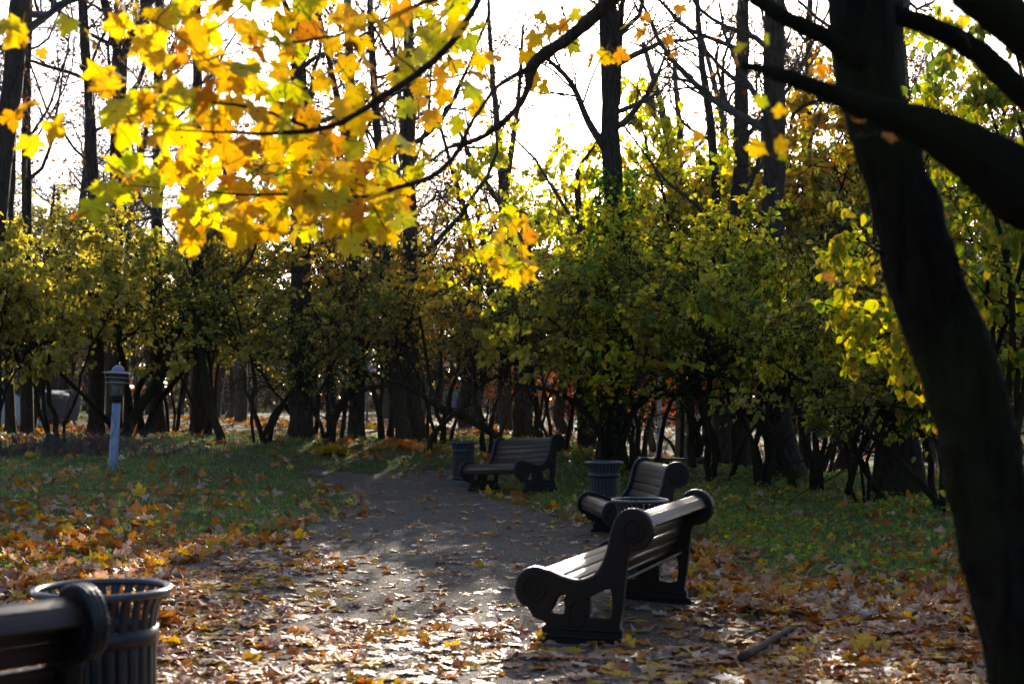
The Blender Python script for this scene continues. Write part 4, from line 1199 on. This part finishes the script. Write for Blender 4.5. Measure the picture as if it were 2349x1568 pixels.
rgL = np.random.default_rng(66)
def scatter_leaves(poly, n, s0, s1, w=(.60, .31, .09), dy=.55, mind=26):
    P = np.array(poly, float); out = []
    lo, hi = P.min(0), P.max(0); tries = 0
    while len(out) < n and tries < 20000:
        tries += 1
        x, y = rgL.uniform(lo, hi)
        if not inpoly(np.array([x]), np.array([y]), P)[0]: continue
        if any((x - o[0]) ** 2 + (y - o[1]) ** 2 < mind ** 2 for o in out): continue
        key = ('hang_yellow', 'hang_green', 'hang_orange')[rgL.choice(3, p=w)]
        out.append((x, y, rgL.uniform(s0, s1) * 1.02, key, rgL.uniform(-.18, dy * 1.7)))
    return out


Yl, Gr, Or = 'hang_yellow', 'hang_green', 'hang_orange'
L1 = scatter_leaves([(250, -40), (1100, -40), (1010, 130), (900, 210), (760, 260), (560, 300), (420, 250), (330, 120)], 84, 66, 112, mind=27)
L1 += scatter_leaves([(230, 170), (480, 190), (700, 270), (900, 260), (960, 330), (760, 350), (520, 340), (250, 310)], 40, 70, 108)
L1 += [(270, 55, 88, Yl, 0), (210, 90, 66, Yl, .1), (155, 55, 60, Gr, -.8), (40, 75, 90, Yl, -.5), (15, 60, 75, Gr, -.6), (130, 290, 92, Yl, -.3), (60, 245, 80, Yl, -.2), (70, 330, 78, Yl, 0), (30, 270, 70, Or, 0), (95, 120, 45, Or, .6), (270, 245, 100, Gr, -.2), (330, 235, 90, Yl, 0)]
L2 = scatter_leaves([(200, 390), (420, 320), (700, 350), (930, 330), (1010, 370), (960, 440), (900, 470), (700, 480), (420, 470), (240, 460)], 60, 66, 104, mind=26)
L2 += scatter_leaves([(390, 470), (620, 470), (930, 430), (930, 500), (860, 540), (700, 530), (560, 540), (440, 545)], 36, 70, 100, (.55, .36, .09))
L2 += [(440, 560, 78, Yl, 0), (540, 565, 62, Yl, 0), (640, 520, 74, Yl, 0), (805, 560, 84, Gr, 0), (890, 535, 78, Yl, .1), (215, 480, 85, Gr, -.4), (185, 490, 60, Or, -.4), (962, 342, 80, Yl, -.3), (290, 400, 92, Gr, -.2)]
L3 = scatter_leaves([(960, 60), (1110, 50), (1130, 200), (1060, 300), (980, 300), (900, 230)], 20, 62, 84)
L3 += [(1225, 90, 62, Yl, 0), (1262, 70, 62, Yl, .1), (1290, 60, 55, Or, .2), (1300, 110, 60, Yl, .1), (1315, 105, 56, Gr, .2), (1210, 130, 60, Yl, 0), (1248, 198, 56, Yl, 0), (1225, 185, 60, Yl, .1), (1320, 35, 48, Gr, .2), (1240, 40, 50, Yl, .1),
       (1390, 128, 66, Yl, .2), (1360, 140, 58, Or, .3), (1425, 125, 52, Or, .2), (1470, 78, 54, Or, .3), (1440, 55, 44, Yl, .3), (1535, 92, 44, Or, .4), (1545, 125, 34, Or, .4), (1560, 20, 40, Or, .5), (1620, 15, 46, Yl, .4), (1480, 40, 40, Or, .3),
       (1100, 170, 66, Yl, 0), (1130, 130, 62, Yl, .1),
       (1155, 505, 58, Gr, 0), (1140, 530, 66, Yl, -.05), (1180, 520, 62, Yl, 0), (1205, 510, 50, Yl, .05), (1125, 575, 56, Gr, 0), (1160, 575, 66, Gr, -.1), (1195, 580, 58, Yl, 0), (1150, 615, 66, Yl, 0), (1205, 628, 66, Yl, -.05), (1175, 605, 64, Gr, 0), (1110, 590, 44, Yl, .1), (1170, 480, 40, Gr, .1), (1150, 555, 70, Yl, .1), (1185, 548, 66, Gr, .15), (1215, 600, 60, Yl, .1), (1135, 600, 60, Yl, .15), (1180, 640, 58, Yl, 0), (1215, 540, 50, Or, .1), (1130, 505, 54, Yl, .1)]
bough('maple_bough', 'maple bough of yellow leaves drooping from the top into the upper left',
      [[(1260, -220, 22), (1175, -90, 20), (1105, 0, 17), (1040, 100, 16), (950, 180, 16), (880, 222, 15), (780, 280, 13), (690, 297, 12), (600, 297, 9), (500, 293, 6), (400, 288, 4)],
       [(705, 296, 9), (625, 262, 8), (545, 237, 7), (450, 222, 6), (372, 186, 5), (300, 182, 4), (225, 188, 3)],
       [(1080, -30, 12), (963, 14, 10), (886, 48, 9), (752, 92, 7), (620, 118, 5), (490, 150, 4), (400, 170, 3)]],
      [[(960, 170, 6), (900, 120, 4), (820, 60, 3)], [(780, 280, 5), (720, 220, 4), (640, 170, 3)], [(600, 297, 4), (560, 360, 3), (480, 390, 2)], [(400, 288, 3), (260, 280, 3), (120, 262, 2), (40, 240, 2)], [(300, 182, 3), (230, 110, 3), (150, 60, 2), (30, 50, 2)],
       [(752, 92, 4), (700, 30, 3), (600, -20, 2)], [(490, 150, 4), (400, 80, 3), (290, 30, 2)]], L1, 5.6, 1)
bough('maple_bough', 'lower maple bough of yellow green leaves hanging in front of the left shrubs',
      [[(1226, 152, 17), (1150, 195, 11), (1108, 250, 10), (1082, 295, 10), (1060, 345, 12), (1012, 400, 13), (950, 432, 11), (850, 460, 9), (800, 462, 7), (680, 456, 6), (550, 455, 5), (420, 440, 3)]],
      [[(850, 460, 5), (870, 500, 4), (888, 530, 3)], [(680, 456, 4), (640, 490, 3), (630, 520, 2)], [(800, 462, 4), (805, 510, 3), (806, 545, 2)], [(550, 455, 3), (470, 500, 3), (440, 540, 2)], [(420, 440, 3), (300, 430, 2), (220, 465, 2)],
       [(950, 432, 4), (880, 380, 3), (760, 370, 2), (600, 380, 2)]], L2, 6.4, 2)
bough('maple_bough', 'maple bough dropping from the sun with a small leaf cluster hanging alone',
      [[(1560, -200, 44), (1470, -80, 38), (1385, 18, 32), (1300, 96, 29), (1228, 150, 26), (1216, 200, 17), (1190, 252, 15), (1130, 302, 14), (1080, 326, 13), (1040, 334, 10), (1005, 360, 7), (960, 385, 4)]],
      [[(1058, 380, 3), (1110, 440, 2.2), (1160, 490, 2.2), (1165, 560, 2)], [(1160, 490, 2), (1190, 540, 2), (1200, 610, 2)], [(1300, 96, 6), (1350, 110, 4), (1400, 118, 3), (1460, 80, 2)], [(1385, 18, 6), (1450, 30, 4), (1540, 60, 3), (1600, 10, 2)], [(1080, 326, 5), (1068, 260, 5), (1060, 200, 4), (1030, 120, 3)],
       [(1130, 302, 4), (1125, 220, 3), (1105, 150, 2)]], L3, 7.2, 3)
L4 = [(1735, 340, 58, Yl, 0), (1790, 330, 62, Yl, 0), (1800, 352, 46, Gr, .1), (1600, 312, 52, Yl, .1), (1570, 352, 56, Gr, .1), (1790, 255, 46, Yl, 0), (1745, 232, 48, Gr, 0), (1700, 110, 46, Gr, .1), (1690, 135, 44, Yl, .1), (1885, 160, 50, Or, .1), (1860, 165, 44, Yl, .1), (1900, 635, 56, Or, .4),
      (1978, 280, 44, Or, -.4), (2040, 312, 44, Or, -.4), (2165, 485, 48, Or, .8), (2210, 50, 50, Yl, .6), (1760, 90, 40, Gr, .3)]
bough('maple_bough', 'thin maple spray with a few yellow and rust leaves between sun and leaning trunk',
      [[(1905, 225, 12), (1830, 250, 9), (1780, 300, 6), (1740, 330, 4), (1650, 300, 3), (1580, 340, 2)], [(2120, 690, 8), (2020, 672, 6), (1940, 650, 4), (1905, 630, 3)]],
      [[(1830, 250, 4), (1790, 225, 3), (1720, 120, 2)], [(1905, 225, 4), (1890, 180, 3), (1860, 150, 2)], [(2060, 330, 3), (2030, 300, 2), (1980, 280, 2)], [(2150, 400, 3), (2165, 470, 2)], [(2230, 110, 3), (2212, 60, 2)], [(1880, 250, 9), (1865, 300, 8), (1850, 370, 6)]], L4, 4.4, 4)

# ------------------------------------------------------------------ lawn
def grass_blades(n, region, hmin, hmax, w, colors, seed, lean=.5):
    rg = np.random.default_rng(seed)
    X, Y = region(rg, n); n = len(X)
    clump = .5 + .5 * np.sin(X * 2.7 + np.sin(Y * 1.9) * 1.3) * np.cos(Y * 2.2 + X)
    h = rg.uniform(hmin, hmax, n) * (.6 + .6 * clump)
    B = np.column_stack([X, Y, gz(X, Y) - .004]); a = rg.uniform(0, 6.283, n)
    s = np.column_stack([np.cos(a), np.sin(a), np.zeros(n)]); b = rg.uniform(0, 6.283, n); ln = rg.uniform(.1, lean * 2, n)
    l = np.column_stack([np.cos(b) * ln, np.sin(b) * ln, np.ones(n)])
    ww = (w * rg.uniform(.6, 1.4, n))[:, None]; h = h[:, None]
    m1 = B + l * np.array([.45, .45, 1]) * h * .55; tip = B + l * h * np.array([1, 1, .92])
    V = np.stack([B - s * ww, B + s * ww, m1 + s * ww * .8, m1 - s * ww * .8, tip], 1)
    base = (np.arange(n) * 5)[:, None]
    mb = MB(); c = np.array(colors)[rg.integers(0, len(colors), n)] * rg.uniform(.65, 1.3, (n, 1))
    mb.add(V.reshape(-1, 3), [base + np.array([[0, 1, 2, 3]]), base + np.array([[3, 2, 4]])], np.repeat(c, 5, 0))
    return mb


def visible_region(y0, y1, keep):
    def f(rg, n):
        u = rg.random(n * 3); Y = (y0 ** .5 + u * (y1 ** .5 - y0 ** .5)) ** 2
        px = rg.uniform(-160, 2500, n * 3); X = (px - CX) / FPX * Y
        k = rg.random(n * 3) < keep(X, Y)
        return X[k][:n], Y[k][:n]
    return f


def turf_density(X, Y):
    s = path_in(X, Y)
    d = np.clip((-s - .0) / .7, 0, 1)
    nz = .5 + .5 * np.sin(X * 1.3 + 2 * np.sin(Y * .6)) * np.cos(Y * .9 - X * .5)
    near = ss(10.2, 13.5, Y + np.where(X > 0, 0.6, -1.4) + 1.2 * (nz - .5))
    return d * near * (.35 + .65 * nz) + (1 - d) * .012 * near


mb = grass_blades(190000, visible_region(9.5, 35, turf_density), .035, .085, .0042, [(.13, .20, .065), (.17, .25, .075), (.21, .26, .08), (.11, .18, .075), (.30, .28, .12)], 4)
tag(mb.build('lawn_grass', M['grass'], None), 'short green grass on the lawns either side of the path', 'grass', kind='stuff')
rg = np.random.default_rng(12); n = 26000
def cover_density(X, Y):
    s = path_in(X, Y); nz = .5 + .5 * np.sin(X * 2.1 + 1.5 * np.sin(Y * .8)) * np.cos(Y * 1.1)
    return np.clip(-s / .5, 0, 1) * ss(11.5, 15, Y) * np.where(X > -1.5, 1, .12) * nz
X, Y = visible_region(11, 33, cover_density)(rg, n); n = len(X)
pos = np.column_stack([X, Y, gz(X, Y) + rg.uniform(.02, .12, n)]); yd = rg.normal(size=(n, 3)); yd[:, 2] = rg.uniform(-.2, .6, n)
mb = MB(); cl = np.array([(.10, .17, .04), (.14, .22, .045), (.24, .25, .04), (.40, .32, .05), (.08, .14, .05)])[rg.choice(5, n, p=[.3, .3, .2, .08, .12])] * rg.uniform(.7, 1.3, (n, 1))
stamp(mb, HEARTT, pos, frame_rot(yd, rg, spread=.6), rg.uniform(.035, .075, n), cl)
tag(mb.build('ground_cover', M['shrub_leaf'], None), 'low leafy weeds among the grass around the benches', 'ground cover', kind='stuff')

# ------------------------------------------------------------------ fallen leaves
rg = np.random.default_rng(31)
LC = {'yellow': (.62, .36, .02), 'orange': (.52, .19, .025), 'rust': (.27, .09, .03), 'tan': (.46, .29, .17), 'pink': (.46, .28, .20), 'pale': (.62, .50, .38)}
names = list(LC); LCA = np.array([LC[k] for k in names])


def litter_density(X, Y):
    s = path_in(X, Y)
    nz = .5 + .5 * np.sin(X * 1.9 + 1.7 * np.sin(Y * 1.3 + .5)) * np.cos(Y * 1.6 - X * .8)
    nz2 = .5 + .5 * np.sin(X * 4.1 - Y * 3.2) * np.sin(Y * 5.3 + X)
    near = ss(11.6, 8.8, Y)
    right = ss(1.0, 2.2, X) * ss(13.0, 10.0, Y)
    leftband = ss(-1.0, -2.4, X) * ss(17, 11, Y)
    path = np.where(s > .1, .04 + .44 * near * (.2 + .8 * nz) + .04 * nz2, 0)
    lawn = np.where(s <= .1, .28 * ss(30, 14, Y) * (.3 + .7 * nz) + .30 * ss(25, 29, Y) * ss(36, 31, Y) * nz * np.where(X < 2, 1, .35), 0)
    edge = .35 * np.exp(-(s / .35) ** 2) * ss(22, 13, Y)
    return np.clip(path + lawn + edge + .75 * right + .55 * leftband, 0, 1)


n = 14500
X, Y = visible_region(5.4, 36, litter_density)(rg, n); n = len(X)
sc = rg.uniform(.07, .14, n) * np.where(Y > 20, 1.15, 1.0)
s_ = path_in(X, Y)
probs = np.where((Y > 13)[:, None] & (s_ < 0)[:, None], np.array([[.10, .38, .28, .12, .10, .02]]), np.where((X > 1.2)[:, None], np.array([[.15, .29, .25, .14, .13, .04]]), np.array([[.17, .23, .17, .18, .17, .08]])))
pick = (rg.random((n, 1)) > np.cumsum(probs, 1)).sum(1).clip(0, 5)
tilt = rg.normal(size=(n, 2)) * np.where(s_ > .3, .11, np.where(Y > 11, .55, .30))[:, None]
yaw = rg.uniform(0, 6.283, n)
lift = np.where(s_ > .3, .016, .048) + rg.random(n) * np.clip(litter_density(X, Y), 0, 1) * .045
pos = np.column_stack([X, Y, gz(X, Y) + lift])
rot = rotm(yaw, tilt[:, 0], tilt[:, 1])
TF = [maple_template(np.random.default_rng(300 + i), (.25, .4, .65, .95, 1.4)[i % 5]) for i in range(10)]
TS = [maple_template(np.random.default_rng(330 + i), (.4, .8, 1.2)[i % 3], True) for i in range(6)]
tpl = rg.integers(0, 10, n)
colr = LCA[pick] * rg.uniform(.75, 1.25, (n, 1))
px = CX + X / Y * FPX; py = HY + (CAMZ - pos[:, 2]) / Y * FPX
inframe = (px > 20) & (px < 2330) & (py < 1555) & (py > 950)
hid = ((px < 370) & (py > 1340)) | ((px > 2225) & (py > 1150)) | ((px > 1210) & (px < 1560) & (py > 1180) & (py < 1480))
vis = np.where(inframe & ~hid, sc / Y, 0)
order = np.argsort(-vis); solo = order[:285]; mask = np.zeros(n, bool); mask[solo] = True
lit = MB()
for kx in range(10):
    q = np.where(~mask & (tpl == kx) & (Y < 17))[0]
    if len(q): stamp(lit, TF[kx], pos[q], rot[q], sc[q], colr[q])
for kx in range(6):
    q = np.where(~mask & (tpl % 6 == kx) & (Y >= 17))[0]
    if len(q): stamp(lit, TS[kx], pos[q], rot[q], sc[q], colr[q])
# far litter under the wood
nf = 9000; Yf = rg.uniform(34, 85, nf); Xf = (rg.uniform(-100, 2450, nf) - CX) / FPX * Yf
kf = rg.random(nf) < (.12 + .6 * (np.sin(Xf * .5 + Yf * .21) > .2)); Xf = Xf[kf]; Yf = Yf[kf]; nf = len(Xf)
pf = np.column_stack([Xf, Yf, gz(Xf, Yf) + .04]); cf = LCA[rg.choice(6, nf, p=[.12, .33, .25, .14, .14, .02])] * rg.uniform(.7, 1.2, (nf, 1))
fl_ = MB(); stamp(fl_, TS[1], pf, rotm(rg.uniform(0, 6.28, nf), rg.normal(size=nf) * .3, rg.normal(size=nf) * .3), rg.uniform(.16, .34, nf), cf * .8)
tag(fl_.build('far_leaf_litter', M['litter_far'], None), 'fallen leaves under the trees of the far wood', 'leaf litter', kind='stuff')
nd_ = 17000; Xd, Yd = visible_region(6, 29, lambda X, Y: (path_in(X, Y) > -.2) * (.35 + .3 * np.sin(X * 3 + Y) * np.sin(Y * 2.3)))(rg, nd_); nd_ = len(Xd)
stamp(lit, TS[0], np.column_stack([Xd, Yd, gz(Xd, Yd) + .014]), rotm(rg.uniform(0, 6.28, nd_), rg.normal(size=nd_) * .15, rg.normal(size=nd_) * .15), rg.uniform(.008, .042, nd_), LCA[rg.choice(6, nd_, p=[.04, .12, .24, .2, .3, .1])] * rg.uniform(.5, 1.1, (nd_, 1)))
tag(lit.build('leaf_litter', M['litter'], None), 'mass of fallen autumn leaves over path and lawns', 'leaf litter', kind='stuff')

word = {'yellow': 'yellow', 'orange': 'orange', 'rust': 'rust brown', 'tan': 'tan', 'pink': 'pinkish brown', 'pale': 'pale cream'}
FL = {}
for kname in names:
    c = LC[kname]; rp = [(0, tuple(v * .75 for v in c)), (.5, c), (1, tuple(min(.8, v * 1.25) for v in c))]
    mt = leafmat('fallen_' + kname, .55, .34, .30, 1.15, False, rp, 9, -.35)
    FL[kname] = []
    for V_, F_, ve in TF:
        mb = MB(); mb.add(V_, F_, None, ve); tubes(mb, np.array([[0, -.30, 0], [.03, -.55, .03], [.10, -.75, .02]]), np.array([.013, .01, .011]), 4)
        FL[kname].append(mb.mesh('fallen_leaf', mt))
shape = ['flat', 'flat', 'gently curled', 'curled', 'crumpled'] * 2


def where_(px, py):
    if px > 1560: a = 'right of the nearest bench'
    elif px > 1180: a = 'in front of the nearest bench'
    elif px > 760: a = 'on the middle path'
    else: a = 'beside the corner bin'
    b = 'near edge' if py > 1480 else ('further back' if py < 1390 else 'in the drift')
    return f'{a}, {b}'


for q in solo:
    kname = names[pick[q]]
    o = link('fallen_leaf', FL[kname][tpl[q]])
    o.matrix_world = Matrix.LocRotScale(Vector(pos[q]), Matrix(rot[q].tolist()).to_euler(), (sc[q],) * 3)
    big = 'large ' if sc[q] > .135 else ('small ' if sc[q] < .10 else '')
    tag(o, f'{big}{shape[tpl[q]]} {word[kname]} maple leaf {where_(px[q], py[q])}', 'fallen leaf', 'fallen maple leaves nearest the camera')
for (a, b, s, kname, lab, pit) in [(1440, 1485, .085, 'yellow', 'yellow maple leaf standing upright against the right foot of the nearest bench', 1.2), (1240, 1468, .07, 'yellow', 'small yellow leaf standing at the left foot of the nearest bench', 1.25),
                                    (318, 640, 0, '', '', 0), (318, 1140, .17, 'yellow', 'single bright yellow leaf upright on the grass right of the lawn lamp', .9), (725, 1372, .17, 'yellow', 'curled bright yellow leaf on the gravel near the corner bin', .35),
                                    (313, 1185, .20, 'orange', 'big orange leaf propped up in the left lawn', .9), (1990, 1505, .20, 'yellow', 'large yellow maple leaf propped up in front of the leaning trunk foot', .6)]:
    if not s: continue
    X_, Y_ = gpt(a, b); o = link('fallen_leaf', FL[kname][int(a) % 10])
    o.location = (X_, Y_ - (.1 if pit > 1 else 0), float(gz(X_, Y_)) + .03 + s * .35 * math.sin(pit)); o.rotation_euler = (pit, 0, (a % 7) * .13 - .4); o.scale = (s,) * 3
    tag(o, lab, 'fallen leaf', 'fallen maple leaves nearest the camera')

# raked heaps of leaves on the mound
for (a, b, s, kname, lab) in [(925, 1032, .55, 'orange', 'small heap of rusty leaves at the foot of the two close trunks'), (760, 1046, .3, 'yellow', 'tiny heap of yellow leaves on the mound crest')]:
    X_, Y_ = gpt(a, b); rgp = np.random.default_rng(int(a)); k = 90
    ps = np.column_stack([rgp.normal(size=k) * s * .5, rgp.normal(size=k) * s * .4, np.zeros(k)]); rr = np.hypot(ps[:, 0], ps[:, 1]); ps[:, 2] = np.maximum(0, .16 - rr * .25) * rgp.uniform(.5, 1, k) + .02
    mb = MB(); stamp(mb, TS[2], ps, rotm(rgp.uniform(0, 6.28, k), rgp.normal(size=k) * .5, rgp.normal(size=k) * .5), rgp.uniform(.12, .2, k), np.array(LC[kname])[None] * rgp.uniform(.6, 1.2, (k, 1)))
    o = mb.build('leaf_heap', M['litter']); o.location = (X_, Y_, float(gz(X_, Y_))); tag(o, lab, 'leaf heap')

# ------------------------------------------------------------------ light, sky, camera
SUN = np.array([(1415 - CX) / FPX, 1.0, math.tan(R(18.0))]); SUN = SUN / np.linalg.norm(SUN)
elev = math.asin(SUN[2]); azim = math.atan2(SUN[0], SUN[1])
sd = bpy.data.lights.new('sun', 'SUN'); sd.energy = 5.0; sd.angle = R(.5); sd.color = (1, .90, .76)
so = bpy.data.objects.new('sun', sd); col_main.objects.link(so)
so.rotation_euler = Vector(SUN).to_track_quat('Z', 'Y').to_euler()
w = bpy.data.worlds.new('World'); scene.world = w; w.use_nodes = True
nt = w.node_tree; bg = nt.nodes['Background']
sky = nt.nodes.new('ShaderNodeTexSky'); sky.sky_type = 'NISHITA'; sky.sun_disc = False
sky.sun_elevation = elev; sky.sun_rotation = azim; sky.altitude = 100; sky.air_density = .6; sky.dust_density = 1.4; sky.ozone_density = .6
nt.links.new(sky.outputs[0], bg.inputs[0]); bg.inputs[1].default_value = .125

m_, nt_, out_ = newmat('thin_haze')
pv_ = nd(nt_, 'ShaderNodeVolumePrincipled'); pv_.inputs['Color'].default_value = (.92, .93, .95, 1); pv_.inputs['Density'].default_value = .00007; pv_.inputs['Anisotropy'].default_value = .55
nt_.links.new(pv_.outputs[0], out_.inputs['Volume'])
mb = MB(); mb.add(box_verts(0, 180, 9, 900, 520, 24), BOXF); tag(mb.build('haze', m_, None, False), 'faint autumn haze in the wood', kind='stuff')

cd = bpy.data.cameras.new('camera'); cam = bpy.data.objects.new('camera', cd); col_main.objects.link(cam)
cd.lens = 50; cd.sensor_width = 36; cd.sensor_fit = 'HORIZONTAL'; cd.clip_start = .05; cd.clip_end = 2000
cam.location = (0, 0, CAMZ); cam.rotation_euler = (math.pi / 2, 0, 0); cd.shift_y = (HY - 784) / 2349
cd.dof.use_dof = True; cd.dof.focus_distance = 16.5; cd.dof.aperture_fstop = 2.8
scene.camera = cam
scene.view_settings.view_transform = 'Standard'; scene.view_settings.look = 'None'; scene.view_settings.gamma = 1.0
scene.view_settings.exposure = 1.7
scene.render.engine = 'CYCLES'
cy = scene.cycles
cy.max_bounces = 6; cy.diffuse_bounces = 3; cy.glossy_bounces = 2; cy.transmission_bounces = 4; cy.transparent_max_bounces = 4
cy.sample_clamp_indirect = 6.0; cy.caustics_reflective = False; cy.caustics_refractive = False
cy.use_denoising = True
try: cy.denoiser = 'OPENIMAGEDENOISE'
except Exception: pass
